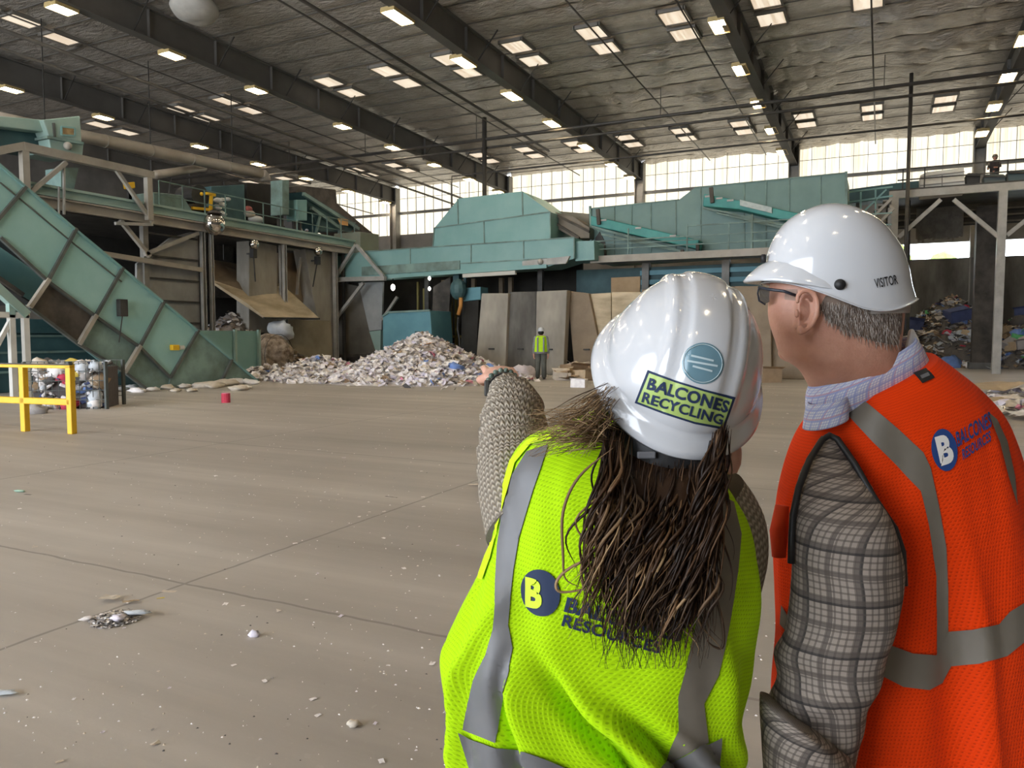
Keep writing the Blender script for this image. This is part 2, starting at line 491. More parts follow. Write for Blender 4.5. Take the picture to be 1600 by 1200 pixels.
pipe('bent sprinkler branch pipe left of the second lit girder', [(-26.5, 12, 12.3), (-26.5, 45.8, 11.75)], 0.03)
pipe('dark sprinkler main running to the middle girder', [(-16.2, 12.0, 11.9), (-16.2, 37.6, 11.35)], 0.06)
pipe('upper rusty water main along the second lit girder', [(-25.0, 9.5, 11.2), (-25.0, 45.5, 10.5)], 0.07)
pipe('lower rusty water main along the second lit girder', [(-25.7, 9.5, 10.85), (-25.7, 45.5, 10.2)], 0.06)
pipe('thin conduit along the leftmost lit girder', [(-33.5, 15.0, 11.0), (-33.5, 45.5, 10.4)], 0.04)
pipe('upright dark pipe dropping to the floor in front of the windows', [(-17.95, 33.6, 0.0), (-17.95, 33.6, 12.3)], 0.12)
pipe('upright dark pipe at the left end of the right platform', [(0.78, 35.4, 0.0), (0.78, 35.4, 12.2)], 0.075)

t = thing('hanging_diffuser', 'big pale fabric drum hanging under the roof at the top left', 'diffuser', onZ(304, 18, 12.2))
p = onZ(304, 14, 12.25)
dr = MB().sphere(p, 0.80, 20, 12, (0.9, 1.0, 0.55)); dr.v = [q + Vector((0, 0, 0.06 * noise.noise(q * 2.2))) for q in dr.v]
dr.build('fabric', pm('pale_fabric', (0.42, 0.40, 0.36), (0.52, 0.50, 0.45), 2.0, 0.8, bump=0.4), t, smooth=True)
MB().tube([p + Vector((0, 0, 0.3)), Vector((p.x, p.y, roof_z(p.y) - 0.05))], 0.03, 6).build('hanger_rod', pipe_m, t)

# ================================================================== machinery
teal = pm('teal_paint', (0.19, 0.365, 0.345), (0.24, 0.42, 0.40), 0.7, 0.5, 0.0, detail=6)
teal_w = pm('worn_teal_paint', (0.12, 0.165, 0.14), (0.24, 0.36, 0.32), 1.1, 0.65, 0.0, detail=8)
teal_g = pm('pale_teal_paint', (0.27, 0.40, 0.35), (0.36, 0.48, 0.42), 0.8, 0.5, 0.0, detail=6)
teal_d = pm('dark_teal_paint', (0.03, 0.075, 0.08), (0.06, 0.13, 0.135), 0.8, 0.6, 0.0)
teal_b = pm('bright_green_teal', (0.03, 0.25, 0.22), (0.05, 0.32, 0.28), 1.5, 0.45, 0.0)
blue_c = pm('blue_teal_paint', (0.10, 0.26, 0.31), (0.14, 0.33, 0.38), 0.8, 0.55, 0.0)
rust = pm('soot_and_rust', (0.05, 0.042, 0.034), (0.12, 0.10, 0.08), 1.6, 0.75, 0.1, detail=8)
rib_m = pm('rib_steel', (0.075, 0.085, 0.078), (0.13, 0.14, 0.125), 2.0, 0.6, 0.1)
beige = pm('beige_steel', (0.33, 0.295, 0.24), (0.44, 0.40, 0.335), 1.2, 0.55, 0.0)
duct_m = pm('duct_beige', (0.37, 0.32, 0.255), (0.46, 0.41, 0.335), 0.9, 0.5, 0.1)
wood = pm('worn_plywood', (0.42, 0.335, 0.215), (0.66, 0.55, 0.38), 0.9, 0.75, detail=7, stretch=(1, 1, 3))
wood_d = pm('brown_board', (0.22, 0.165, 0.11), (0.32, 0.245, 0.165), 0.9, 0.75, detail=6)
black = pm('black_rubber', (0.018, 0.018, 0.018), (0.035, 0.033, 0.03), 3, 0.6)
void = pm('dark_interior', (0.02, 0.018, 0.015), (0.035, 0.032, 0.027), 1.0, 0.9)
yellow = pm('safety_yellow', (0.85, 0.48, 0.01), (0.90, 0.54, 0.02), 3.0, 0.45)
chrome = pm('polished_dome', (0.62, 0.58, 0.52), None, rough=0.12, metal=1.0)
white_p = pm('white_sheet', (0.62, 0.60, 0.54), (0.72, 0.70, 0.64), 2.0, 0.6)

AX = {'X': onX, 'Y': onY}
def plate(name, px, ax, v, th, mat, parent, bevel=0.0, **kw):
    pts = [AX[ax](x, y, v) for x, y in px]
    e = (-th, 0, 0) if ax == 'X' else (0, th, 0)
    return MB().prism(pts, e).build(name, mat, parent, bevel=bevel, **kw)
def rods(name, segs, ax, v, wd, mat, parent, ht=None, off=0.0, **kw):
    m = MB(); one = 'seam' in name or 'frame' in name
    for (a, b) in segs:
        p, q = AX[ax](*a, v), AX[ax](*b, v)
        m.bar(p, q, wd, ht or wd, ref=(1, 0, 0) if ax == 'X' else (0, 1, 0))
        if not one: o = m.build(name, mat, parent, **kw); m = MB()
    return m.build(name, mat, parent, **kw) if one else o

# ---------------------------------------------------------------- infeed conveyor, front left
XC = -18.5
teal_i = pm('teal_paint_lit', (0.28, 0.51, 0.475), (0.35, 0.575, 0.54), 0.7, 0.5, 0.0, detail=6)  # teal paint lightened: light on this conveyor is put into the colour
t = thing('incline_conveyor', 'long teal incline conveyor sloping down to the floor beside the yellow rail', 'conveyor', (XC, 15, 0))
top = [(-60, 205), (0, 262), (40, 295), (119, 358), (192, 419), (256, 472), (310, 517), (402, 593)]
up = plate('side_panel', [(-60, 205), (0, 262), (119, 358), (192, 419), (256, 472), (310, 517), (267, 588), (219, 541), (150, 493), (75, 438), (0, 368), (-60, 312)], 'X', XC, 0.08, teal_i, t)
plate('lower_panel', [(75, 438), (150, 493), (219, 541), (267, 588), (262, 608), (233, 611), (194, 581), (123, 538), (46, 480)], 'X', XC - 0.03, 0.06, teal_w, t)
plate('hopper_panel', [(310, 517), (402, 593), (400, 598), (262, 609), (267, 588)], 'X', XC, 0.08, teal_w, t)
plate('soot_plate', [(78, 441), (149, 494), (122, 534), (50, 479)], 'X', XC - 0.02, 0.03, rust, t, label='brown sooty lower plate')
rods('rib', [((40, 292), (-20, 362)), ((119, 357), (76, 436)), ((192, 418), (150, 492)), ((256, 471), (219, 540)), ((310, 516), (266, 590)), ((362, 562), (345, 598))], 'X', XC + 0.03, 0.075, rib_m, t, ht=0.10)
rods('bracket_rib', [((76, 436), (46, 480)), ((150, 492), (123, 538)), ((219, 540), (194, 582))], 'X', XC + 0.06, 0.10, beige, t, ht=0.12)
rods('edge_rail', [((0, 371), (75, 440)), ((75, 440), (150, 495)), ((150, 495), (219, 543)), ((219, 543), (266, 590)), ((46, 480), (123, 538)), ((123, 538), (194, 581)), ((194, 581), (234, 612))], 'X', XC + 0.03, 0.07, rib_m, t, ht=0.09)
rods('top_rail', [((-60, 207), (119, 360)), ((119, 360), (256, 473)), ((256, 473), (402, 595))], 'X', XC + 0.03, 0.06, teal, t)
rods('upper_seam', [((0, 285), (118, 383)), ((118, 383), (190, 440))], 'X', XC + 0.012, 0.03, rib_m, t)
# far side and belt
bp = [onX(*p, XC) for p in ((-60, 262), (0, 315), (119, 402), (256, 510), (320, 565))]
m = MB()
for a, b in zip(bp, bp[1:]):
    m.add([a + Vector((-.12, 0, 0)), b + Vector((-.12, 0, 0)), b + Vector((-2.25, 0, 0)), a + Vector((-2.25, 0, 0))], [(0, 1, 2, 3)])
m.build('belt', black, t, solid=0.04)
plate('far_side_panel', [(-60, 205), (0, 262), (310, 517), (267, 588), (0, 368), (-60, 312)], 'X', XC, 0.08, teal, t).location = (-2.3, 0, 0)
m = MB()
a, b = onX(-60, 395, XC), onX(60, 478, XC)
for dz in (0, 0.28): m.bar(a + Vector((-0.6, 0, dz)), b + Vector((-0.6, 0, dz)), 0.10)
m.build('return_track', rust, t)
m = MB(); a, b = onX(-60, 385, XC), onX(80, 474, XC)
m.add([a + Vector((-0.7, 0, 0)), b + Vector((-0.7, 0, 0)), b + Vector((-2.2, 0, 0)), a + Vector((-2.2, 0, 0))], [(0, 1, 2, 3)])
m.build('return_belt', black, t, solid=0.04)
cb = MB(); p = onX(191, 481, XC + 0.1); cb.box(p, (0.16, 0.24, 0.46)); cb.bar(p + Vector((0, 0, -0.2)), onX(186, 535, XC + 0.1), 0.03)
cb.build('switch_box', steel_d, t, bevel=0.02)
m = MB(); p = onX(273, 543, XC + 0.08); m.box(p, (0.14, 0.24, 0.16)); m.build('sensor', yellow, t, bevel=0.02)
m = MB(); p = onX(280, 543, XC + 0.08); m.tube([p, p + Vector((0, 0.16, 0))], 0.06, 8); m.build('sensor_cap', white_p, t)
# hopper at the foot
hop = MB()
pts = [(-21.0, 18.6, 0), (-21.0, 21.3, 0), (-21.0, 21.3, 1.72), (-21.0, 18.6, 1.72)]
hop.prism(pts, (-0.08, 0, 0))
hop.build('hopper_side', teal, t)
m = MB()
for y in (20.1, 21.25): MB().span((-20.98, y - 0.05, 0), (-20.88, y + 0.05, 1.76)).build('hopper_side_rib', teal_g, t)
MB().span((-21.0, 18.75, 0.02), (-18.6, 18.85, 0.12)).build('hopper_lip', teal_w, t)

# dark pit housing under the conveyor
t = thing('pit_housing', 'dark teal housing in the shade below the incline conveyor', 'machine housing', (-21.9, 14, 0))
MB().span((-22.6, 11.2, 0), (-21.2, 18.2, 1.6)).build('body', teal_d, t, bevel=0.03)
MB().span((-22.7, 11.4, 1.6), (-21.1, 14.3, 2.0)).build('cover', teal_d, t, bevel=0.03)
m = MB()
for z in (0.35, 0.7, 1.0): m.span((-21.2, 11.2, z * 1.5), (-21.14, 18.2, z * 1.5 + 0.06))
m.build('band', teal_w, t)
# conveyor support leg at the left edge
t = thing('conveyor_trestle', 'pale grey trestle leg at the left edge behind the yellow rail', 'trestle', (-18.0, 10.7, 0))
lx = -18.3
a = onX(17, 492, lx); b = onX(17, 565, lx)
MB().bar((lx, a.y, 0), (lx, a.y, a.z + 0.05), 0.13).build('leg', white_p, t)
MB().bar((lx, a.y + 0.32, 0), (lx, a.y + 0.32, a.z), 0.13).build('leg', white_p, t)
MB().bar((lx, a.y - 1.4, a.z), (lx, a.y + 0.4, a.z), 0.13).build('crossbeam', white_p, t)
MB().bar((lx, a.y - 1.0, 0.1), (lx, a.y, a.z - 0.1), 0.09).build('brace', white_p, t)
MB().bar(onX(-40, 418, lx), onX(40, 492, lx), 0.2).build('carrier_beam', teal_g, t)
MB().bar((lx, a.y, a.z), (lx, a.y, a.z + 0.42), 0.14).build('post_stub', teal_g, t)

# ---------------------------------------------------------------- tall platform along the left
t = thing('sorting_platform', 'long teal edged platform over the left bunkers', 'platform', (-23, 20, 5.5))
m = MB()
m.span((-23.12, 12.0, 5.78), (-23.0, 30.1, 6.12)); m.span((-23.0, 12.0, 6.04), (-22.86, 30.1, 6.12)); m.span((-23.0, 12.0, 5.78), (-22.86, 30.1, 5.84))
m.build('fascia', teal_g, t)
m = MB(); m.span((-23.1, 12.0, 5.42), (-23.02, 30.1, 5.76)); m.span((-23.1, 12.0, 5.42), (-22.85, 30.1, 5.47)); m.span((-23.1, 12.0, 5.71), (-22.85, 30.1, 5.76))
m.build('edge_beam', beige, t)
MB().span((-34.0, 12.0, 5.4), (-23.15, 30.1, 5.55)).build('deck', steel_d, t)
m = MB()
for k in range(12):
    y = 18.8 + k * 1.0
    MB().bar((-23.05, y, 6.1), (-23.05, y, 7.0), 0.035).build('rail_post', teal_w, t)
for z in (6.5, 7.0): MB().bar((-23.05, 18.8, z), (-23.05, 29.9, z), 0.035).build('rail', teal_w, t)
for y, w0 in ((20.62, 0.16), (21.02, 0.13), (24.95, 0.16), (28.3, 0.16)):
    m = MB(); m.span((-23.14, y - w0 / 2, 0), (-23.1, y + w0 / 2, 5.45)); m.span((-23.14, y - w0 / 2, 0), (-22.95, y - w0 / 2 + 0.03, 5.45)); m.span((-23.14, y + w0 / 2 - 0.03, 0), (-22.95, y + w0 / 2, 5.45))
    m.build('post', steel_l, t)
for y in (13.9, 18.25):
    MB().bar((-23.2, y, 0), (-23.2, y, 5.42), 0.2).build('post', steel, t)
MB().bar((-23.0, 18.1, 4.35), (-23.0, 20.4, 5.35), 0.13).build('brace', beige, t)
MB().bar((-23.0, 18.3, 4.3), (-23.0, 17.2, 5.4), 0.13).build('brace', beige, t)
MB().bar((-23.0, 16.0, 4.25), (-23.0, 20.5, 4.0), 0.16).build('tie_beam', beige, t)

# upper frame on the platform
t = thing('support_frame', 'beige braced steel frame standing above the incline conveyor', 'frame', (-22.7, 16, 5.5))
fr = lambda x, y: onX(x, y, -22.75)
MB().bar(fr(-40, 243), fr(37, 228), 0.22).build('top_beam', beige, t)
MB().bar(fr(35, 229), fr(238, 274), 0.24).build('top_beam', beige, t)
p = fr(37, 232); MB().bar(p, (p.x, p.y, 5.5), 0.2).build('post', beige, t)
p = fr(231, 272); MB().bar(p, (p.x, p.y, 5.5), 0.2).build('post', beige, t)
MB().bar(fr(48, 300), fr(103, 254), 0.12).build('brace', beige, t)
MB().bar(fr(182, 266), fr(238, 347), 0.11).build('brace', beige, t)
MB().bar(fr(180, 349), fr(238, 351), 0.1).build('tie', steel_l, t)
m = MB(); m.bar(fr(100, 258), fr(100, 335), 0.06); m.bar(fr(92, 292), fr(92, 335), 0.04)
m.build('conduit', steel_l, t)

# discharge hood, top left
t = thing('discharge_hood', 'pale green discharge hood with a small square window at top left', 'hood', (-24.2, 15.5, 7.5))
plate('chute', [(-30, 178), (0, 181), (68, 187), (68, 206), (0, 198), (-30, 196)], 'X', -24.2, 1.6, teal_g, t, bevel=0.03)
b1 = plate('box', [(67, 187), (125, 181), (128, 222), (76, 212)], 'X', -24.0, 1.9, teal_g, t, bevel=0.03)
plate('window', [(97, 199), (116, 201), (116, 211), (97, 210)], 'X', -23.99, 0.04, pm('amber_glass', (0.22, 0.12, 0.06), (0.6, 0.42, 0.2), 3.0, 0.3), t)
rods('window_frame', [((96, 198), (117, 200)), ((117, 200), (117, 212)), ((117, 212), (96, 211)), ((96, 211), (96, 198))], 'X', -23.98, 0.05, teal, t)
plate('lower_hopper', [(76, 216), (131, 224), (129, 246), (80, 237)], 'X', -24.05, 1.7, teal_g, t, bevel=0.03)
plate('flange', [(74, 212), (131, 222), (131, 226), (74, 216)], 'X', -23.95, 2.0, teal_w, t)
plate('door_strap', [(82, 192), (86, 192), (88, 214), (84, 213)], 'X', -23.97, 0.05, rib_m, t)
plate('under_chute', [(-30, 199), (72, 207), (78, 238), (45, 232), (-30, 225)], 'X', -24.6, 1.4, teal_d, t)
p = onX(106, 228, -23.95); MB().sphere(p, 0.13, 12, 8).build('drive_cap', beige, t, smooth=True)
plate('screen_leg', [(95, 262), (123, 262), (112, 312), (96, 312)], 'X', -24.1, 0.8, teal_w, t)

# big ducts
t = thing('dust_duct', 'long beige round dust duct running along behind the left platform', 'duct', (-26, 18, 9))
a, b = onX(100, 207, -27.2), onX(407, 271, -27.2)
a = a + (a - b) * 0.25
n = 14
pts = [a.lerp(b, k / n) for k in range(n + 1)]
MB().tube(pts, 0.24, 18).build('tube', duct_m, t, smooth=True)
m = MB()
for k in range(1, 6):
    q = a.lerp(b, k / 6); d = (b - a).normalized() * 0.03
    MB().tube([q - d, q + d], 0.255, 18).build('joint_ring', beige, t, smooth=True)
d = (b - a).normalized()
MB().tube([b, b + d * 0.18 + Vector((0, 0, -0.02)), b + d * 0.3 + Vector((0, 0, -0.12)), b + d * 0.34 + Vector((0, 0, -0.3))], 0.245, 18).build('elbow', duct_m, t, smooth=True)
m = MB()
for k in (2, 7, 12):
    q = pts[k]; MB().bar(q, (q.x, q.y, roof_z(q.y) - 0.05), 0.03).build('hanger_rod', steel_d, t)
t = thing('dust_duct', 'shorter beige branch duct below the long duct', 'duct', (-26, 18, 8))
a, b = onX(243, 273, -26.4), onX(318, 262, -28.5)
MB().tube([a, b], 0.17, 14).build('tube', duct_m, t, smooth=True)
MB().bar(a.lerp(b, 0.3), (a.x, a.y + 0.3, 5.5), 0.05).build('stand', steel_d, t)

# equipment standing on the platform
def gear(name, label, cat, px, X, depth, mat, loc=None, base=True):
    pts = [onX(x, y, X) for x, y in px]
    t = thing(name, label, cat, (X, pts[0].y, 5.5))
    MB().prism(pts, (-depth, 0, 0)).build('body', mat, t, bevel=0.03)
    zs = min(p.z for p in pts); ys = [p.y for p in pts]
    if zs > 5.6:
        m = MB()
        for y in (min(ys) + 0.15, max(ys) - 0.15):
            MB().bar((X - depth / 2, y, 5.55), (X - depth / 2, y, zs + 0.1), 0.12).build('leg', steel_d, t)
    return t
gear('machine_cabinet', 'dark teal cabinet behind the loose white bundle on the platform', 'cabinet', [(330, 291), (382, 288), (384, 345), (330, 338)], -25.5, 2.0, teal_d)
gear('machine_cabinet', 'wide near black cabinet to the right of the dark teal cabinet', 'cabinet', [(386, 285), (442, 290), (442, 352), (386, 346)], -26.5, 2.5, void)
t = gear('motor_drive', 'round dark motor drum with a yellow guard on the platform', 'motor', [(302, 318), (336, 325), (336, 332), (302, 326)], -23.9, 0.9, rust)
p = onX(313, 306, -23.9); MB().tube([p + Vector((-0.9, 0, 0)), p], 0.42, 20).build('drum', black, t, smooth=False)
p = onX(315, 303, -23.85); MB().sphere(p, 0.07, 10, 8).build('hub', yellow, t, smooth=True)
rods('guard', [((322, 302), (336, 305)), ((330, 304), (329, 327)), ((300, 325), (330, 328))], 'X', -23.8, 0.1, yellow, t)
t = gear('roof_rail', 'teal sloped cover on the platform left of the motor drum', 'cover', [(240, 300), (285, 305), (300, 328), (300, 338), (240, 326)], -23.6, 1.2, teal_w)
t = gear('valve_stand', 'small amber valve behind the beige frame', 'valve', [(200, 285), (211, 284), (212, 294), (202, 295)], -24.2, 0.3, yellow)
t = thing('white_bundle', 'loose white bundle behind the dome mirror on the platform', 'bundle', (-24, 21, 6))
m = MB()
for k in range(9):
    q = onX(R.uniform(338, 356), R.uniform(310, 336), -23.9 + jit(0.2))
    m.sphere(q, R.uniform(0.10, 0.2), 8, 6, (1, 1, 0.6))
m.build('sacks', white_p, t)
t = thing('rag_sack', 'pale sack with a red top lying on the platform edge', 'sack', onX(398, 345, -23.6))
p = onX(400, 343, -23.6); MB().sphere(p, 0.36, 12, 8, (0.8, 1, 0.45)).build('sack', white_p, t, smooth=True)
p = onX(390, 334, -23.6); MB().sphere(p, 0.26, 12, 8, (0.8, 1, 0.6)).build('wrap', beige, t, smooth=True)
p = onX(388, 327, -23.6); MB().sphere(p, 0.17, 10, 8, (1, 1, 0.8)).build('red_top', pm('dull_red', (0.35, 0.09, 0.07)), t, smooth=True)
gear('vertical_chute', 'upright teal chute at the right end of the platform', 'chute', [(441, 281), (452, 281), (452, 336), (441, 336)], -24.2, 0.7, teal_w)
gear('vertical_chute', 'teal box chute beside the upright chute on the platform', 'chute', [(464, 312), (480, 312), (480, 345), (466, 345)], -24.2, 0.7, teal)
t = thing('belt_incline', 'dark teal incline with side rails at the right end of the platform', 'conveyor', (-25, 28, 6))
a = [onX(*p, -24.6) for p in ((472, 300), (484, 305), (560, 352), (548, 362), (500, 362))]
MB().prism(a, (-1.0, 0, 0)).build('frame', teal_d, t)
rods('side_rail', [((474, 303), (560, 358)), ((486, 325), (530, 356))], 'X', -24.5, 0.16, teal_w, t)
rods('leg', [((500, 338), (492, 372)), ((530, 350), (530, 374))], 'X', -24.5, 0.1, teal_w, t)
gear('sorter_roof', 'sloped grey roof rising behind the dark teal incline', 'roof section', [(462, 300), (470, 290), (525, 296), (527, 318), (565, 350), (590, 370), (560, 372), (480, 318)], -26.6, 2.0, rust)
gear('end_cabinet', 'olive grey cabinet at the corner of the platform', 'cabinet', [(563, 362), (592, 366), (592, 395), (563, 395)], -22.6, 1.6, pm('olive_paint', (0.20, 0.21, 0.16), (0.26, 0.27, 0.2), 1.0), base=False)
t = thing('orange_panel', 'small orange panel glinting beside the dark teal incline', 'panel', onX(537, 350, -24.2))
plate('sheet', [(528, 341), (544, 343), (544, 353), (533, 351)], 'X', -24.2, 0.05, pm('orange_sheet', (0.75, 0.38, 0.13)), t)
rods('stand', [((536, 350), (536, 372))], 'X', -24.25, 0.05, steel_d, t)

# dome mirror at the corner post
t = thing('dome_mirror', 'silver dome mirror mounted over the corner post of the bunkers', 'mirror', onX(335, 350, -22.5))
p = onX(335, 350, -22.5)
MB().sphere(p, 0.42, 24, 16, (0.85, 1, 1)).build('dome', chrome, t, smooth=True)
m = MB(); m.bar(p + Vector((-0.1, 0, 0)), p + Vector((-0.55, 0, 0)), 0.08); m.build('arm', steel_d, t)
MB().tube([p + Vector((0, 0, 0.38)), p + Vector((0, 0, 0.50))], [0.3, 0.12], 14).build('cap', rust, t)

# bunker fronts
t = thing('ribbed_wall_panel', 'ribbed grey sheet wall left of the corner post', 'wall panel', (-23.3, 19, 0))
plate('sheet', [(214, 412), (266, 372), (314, 358), (314, 540), (240, 540), (214, 470)], 'X', -23.2, 0.1, pm('grey_sheet', (0.25, 0.245, 0.23), (0.34, 0.335, 0.315), 1.0), t)
m = MB()
for k in range(6):
    z = 1.2 + k * 0.78; m.span((-23.2, 18.3, z), (-23.12, 20.5, z + 0.06))
m.build('rib', steel_d, t)
t = thing('dump_chute', 'tan plywood faced dump chute hanging open over the paper bale', 'chute', (-23, 23, 3))
c3 = lambda x, y, X: onX(x, y, X)
upper = [c3(334, 406, -25.0), c3(381, 414, -25.0), c3(443, 447, -23.6), c3(384, 455, -23.6), c3(334, 438, -24.0)]
MB().prism(upper, (0, 0, -0.08)).build('upper_board', wood_d, t)
lower = [c3(384, 454, -23.6), c3(443, 446, -23.6), c3(499, 497, -22.3), c3(414, 496, -22.3), c3(386, 474, -23.0)]
MB().prism(lower, (0, 0, -0.07)).build('lower_board', wood, t)
MB().prism([c3(334, 438, -24.0), c3(384, 455, -23.6), c3(386, 474, -23.0), c3(412, 494, -22.5), c3(334, 441, -24.0)], (0, 0, -0.1)).build('side_board', wood, t)
MB().bar(c3(412, 497, -22.28), c3(499, 498, -22.28), 0.08).build('lip_angle', steel_d, t)
m = MB()
for q in (c3(350, 406, -25.2), c3(380, 414, -25.2)): m.bar(q, (q.x, q.y, 5.5), 0.05)
m.build('chain', steel_d, t)
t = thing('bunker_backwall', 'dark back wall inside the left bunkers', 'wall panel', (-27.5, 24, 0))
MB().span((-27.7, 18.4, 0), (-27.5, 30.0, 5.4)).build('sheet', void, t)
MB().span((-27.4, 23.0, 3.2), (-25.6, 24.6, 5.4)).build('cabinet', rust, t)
t = thing('bunker_pillar', 'broad concrete pillar between the two bunker openings', 'pillar', (-23.4, 24, 0))
plate('slab', [(389, 374), (433, 384), (433, 448), (433, 520), (389, 520)], 'X', -23.3, 0.7, conc, t, bevel=0.03)
MB().span((-23.3, 24.9, 0), (-23.1, 25.1, 5.4)).build('edge_channel', steel_l, t)
t = thing('bunker_pillar', 'tapered concrete pillar left of the braced corner post', 'pillar', (-23.4, 27, 0))
plate('slab', [(476, 386), (521, 390), (522, 562), (510, 560), (498, 505), (488, 455)], 'X', -23.25, 0.7, conc, t, bevel=0.03)
t = thing('bunker_gate', 'rusty brown gate panel between the two concrete pillars', 'gate', (-24, 26, 3))
plate('sheet', [(434, 395), (478, 395), (496, 500), (434, 500)], 'X', -24.2, 0.1, wood_d, t)
plate('lower_sheet', [(436, 425), (477, 425), (498, 486), (470, 470), (450, 452)], 'X', -23.9, 0.06, wood_d, t)
rods('frame', [((436, 388), (472, 391)), ((472, 391), (466, 430)), ((466, 430), (464, 460))], 'X', -23.6, 0.1, steel_l, t)
t = thing('kick_wall', 'low tan concrete front wall under the dump chute', 'wall panel', (-22.9, 26, 0))
plate('slab', [(437, 499), (517, 501), (520, 562), (452, 572), (437, 560)], 'X', -23.2, 0.3, pm('tan_concrete', (0.28, 0.24, 0.17), (0.40, 0.345, 0.25), 0.8, 0.85), t, bevel=0.03)

def floodlight(label, x, y, x2, y2):
    t = thing('floodlight', label, 'floodlight', onX(x, y, -22.8))
    p = onX(x, y, -22.8)
    MB().sphere(p, 0.2, 14, 10).build('dome', chrome, t, smooth=True)
    q = onX(x - 1, y + 14, -22.85)
    MB().box(q, (0.2, 0.22, 0.36)).build('ballast_box', black, t, bevel=0.02)
    m = MB(); m.bar(q, onX(x2, y2, -22.9), 0.04); m.bar(q, (-23.2, q.y, q.z), 0.06)
    m.build('cable', steel_d, t)
floodlight('round floodlight on the broad concrete pillar', 397, 382, 399, 440)
floodlight('round floodlight on the tapered concrete pillar', 497, 393, 489, 448)

# braced corner bay
t = thing('braced_frame', 'grey braced post and beam at the left end of the teal box conveyor', 'frame', (-23.3, 29, 0))
yv = 28.8
fy = lambda x, y: onY(x, y, yv)
p = fy(523, 390); MB().bar((p.x, yv, 0), (p.x, yv, 5.5), 0.16).build('post', steel_l, t)
p2 = fy(529, 390); MB().bar((p2.x + .05, yv + 0.25, 0), (p2.x + .05, yv + 0.25, 5.5), 0.12).build('post', steel_d, t)
MB().bar(fy(524, 437), fy(602, 435), 0.2).build('beam', steel_l, t)
MB().bar(fy(556, 383), fy(524, 434), 0.14).build('brace', steel_l, t)
MB().bar(fy(557, 383), fy(599, 432), 0.14).build('brace', steel_l, t)
MB().bar(fy(568, 442), fy(525, 498), 0.14).build('brace', steel_l, t)
MB().bar(fy(621, 464), fy(597, 500), 0.12).build('brace', steel, t)
t = thing('tapered_hopper', 'grey tapered hopper panels hanging behind the braced corner post', 'hopper', (-22.4, 30, 0))
plate('dark_panel', [(527, 440), (562, 448), (588, 555), (530, 556)], 'Y', 29.6, 0.1, pm('dun_sheet', (0.13, 0.115, 0.09), (0.20, 0.18, 0.145), 0.8), t)
plate('pale_panel', [(560, 442), (598, 440), (596, 515), (577, 517)], 'Y', 29.4, 0.12, pm('galvanised', (0.33, 0.34, 0.33), (0.42, 0.43, 0.42), 1.2, 0.5, 0.3), t)
plate('spout', [(577, 518), (595, 516), (594, 550), (588, 552)], 'Y', 29.4, 0.3, teal_g, t)
plate('sill', [(527, 554), (600, 552), (600, 557), (527, 559)], 'Y', 29.2, 0.4, rust, t)
plate('base', [(527, 559), (600, 557), (600, 585), (527, 590)], 'Y', 29.5, 0.4, rust, t)

# ---------------------------------------------------------------- teal box conveyor and hood over the push wall
t = thing('box_conveyor', 'long teal box conveyor carried high across the middle of the hall', 'conveyor', (-17, 29.2, 4.2))
v = 29.2
plate('box', [(525, 400), (569, 393), (897, 371), (897, 404), (855, 417), (690, 427), (525, 438)], 'Y', v, 1.6, teal, t)
rods('seam', [((641, 388), (641, 430)), ((736, 383), (736, 412)), ((818, 377), (818, 404)), ((897, 371), (897, 404)), ((569, 393), (897, 371)), ((640, 416), (855, 404))], 'Y', v - 0.015, 0.05, teal_w, t)
rods('bottom_flange', [((525, 438), (855, 416))], 'Y', v - 0.05, 0.16, teal, t, ht=0.18)
plate('side_guard', [(565, 417), (718, 407), (718, 421), (565, 431)], 'Y', v - 0.06, 0.05, teal_w, t)
plate('end_box', [(899, 377), (928, 376), (929, 406), (899, 408)], 'Y', v + 0.2, 1.2, teal, t)
plate('drive_plate', [(816, 408), (890, 400), (884, 412), (816, 416)], 'Y', v - 0.12, 0.12, steel_l, t)
p = onY(844, 409, v - 0.2); MB().sphere(p, 0.12, 12, 8).build('drive_cap', steel_l, t, smooth=True)
MB().bar(onY(724, 431, v - 0.2), onY(806, 426, v - 0.2), 0.16).build('light_trough', pm('trough_white', (0.62, 0.6, 0.53)), t)
m = MB(); q = onY(715, 425, v + 0.5); m.bar(q, (q.x, q.y, 3.6), 0.3); m.bar((q.x + 0.4, q.y, 4.3), (q.x + 0.4, q.y, 3.7), 0.12)
m.build('drive_motor', teal_d, t)
for x in (545, 668, 845):
    q = onY(x, 425, v + 1.2); MB().bar((q.x, q.y, 0), (q.x, q.y, 4.4), 0.22).build('leg', steel_d, t)

t = thing('screen_hood', 'big teal hood with sloped shoulders above the box conveyor', 'hood', (-15.7, 30, 5.5))
v = 30.0
plate('casing', [(676, 388), (679, 356), (717, 310), (816, 299), (842, 318), (860, 331), (860, 378)], 'Y', v, 2.6, teal, t)
rods('seam', [((679, 356), (860, 331)), ((715, 311), (716, 351)), ((816, 300), (817, 338)), ((756, 346), (757, 386)), ((676, 388), (679, 356)), ((860, 331), (860, 376))], 'Y', v - 0.015, 0.05, teal_w, t)
t = thing('reject_conveyor', 'brown incline conveyor sloping down to the right of the teal hood', 'conveyor', (-11.5, 31, 5))
plate('side', [(861, 330), (895, 338), (921, 356), (921, 372), (897, 372), (861, 352)], 'Y', 30.9, 1.0, pm('brown_paint', (0.20, 0.165, 0.125), (0.27, 0.225, 0.175), 1.0), t)
rods('rail', [((861, 332), (921, 362)), ((862, 345), (905, 372))], 'Y', 30.8, 0.1, rust, t)
plate('back_plate', [(862, 329), (920, 334), (920, 362), (890, 348)], 'Y', 32.2, 0.1, pm('tan_paint', (0.26, 0.235, 0.19)), t)

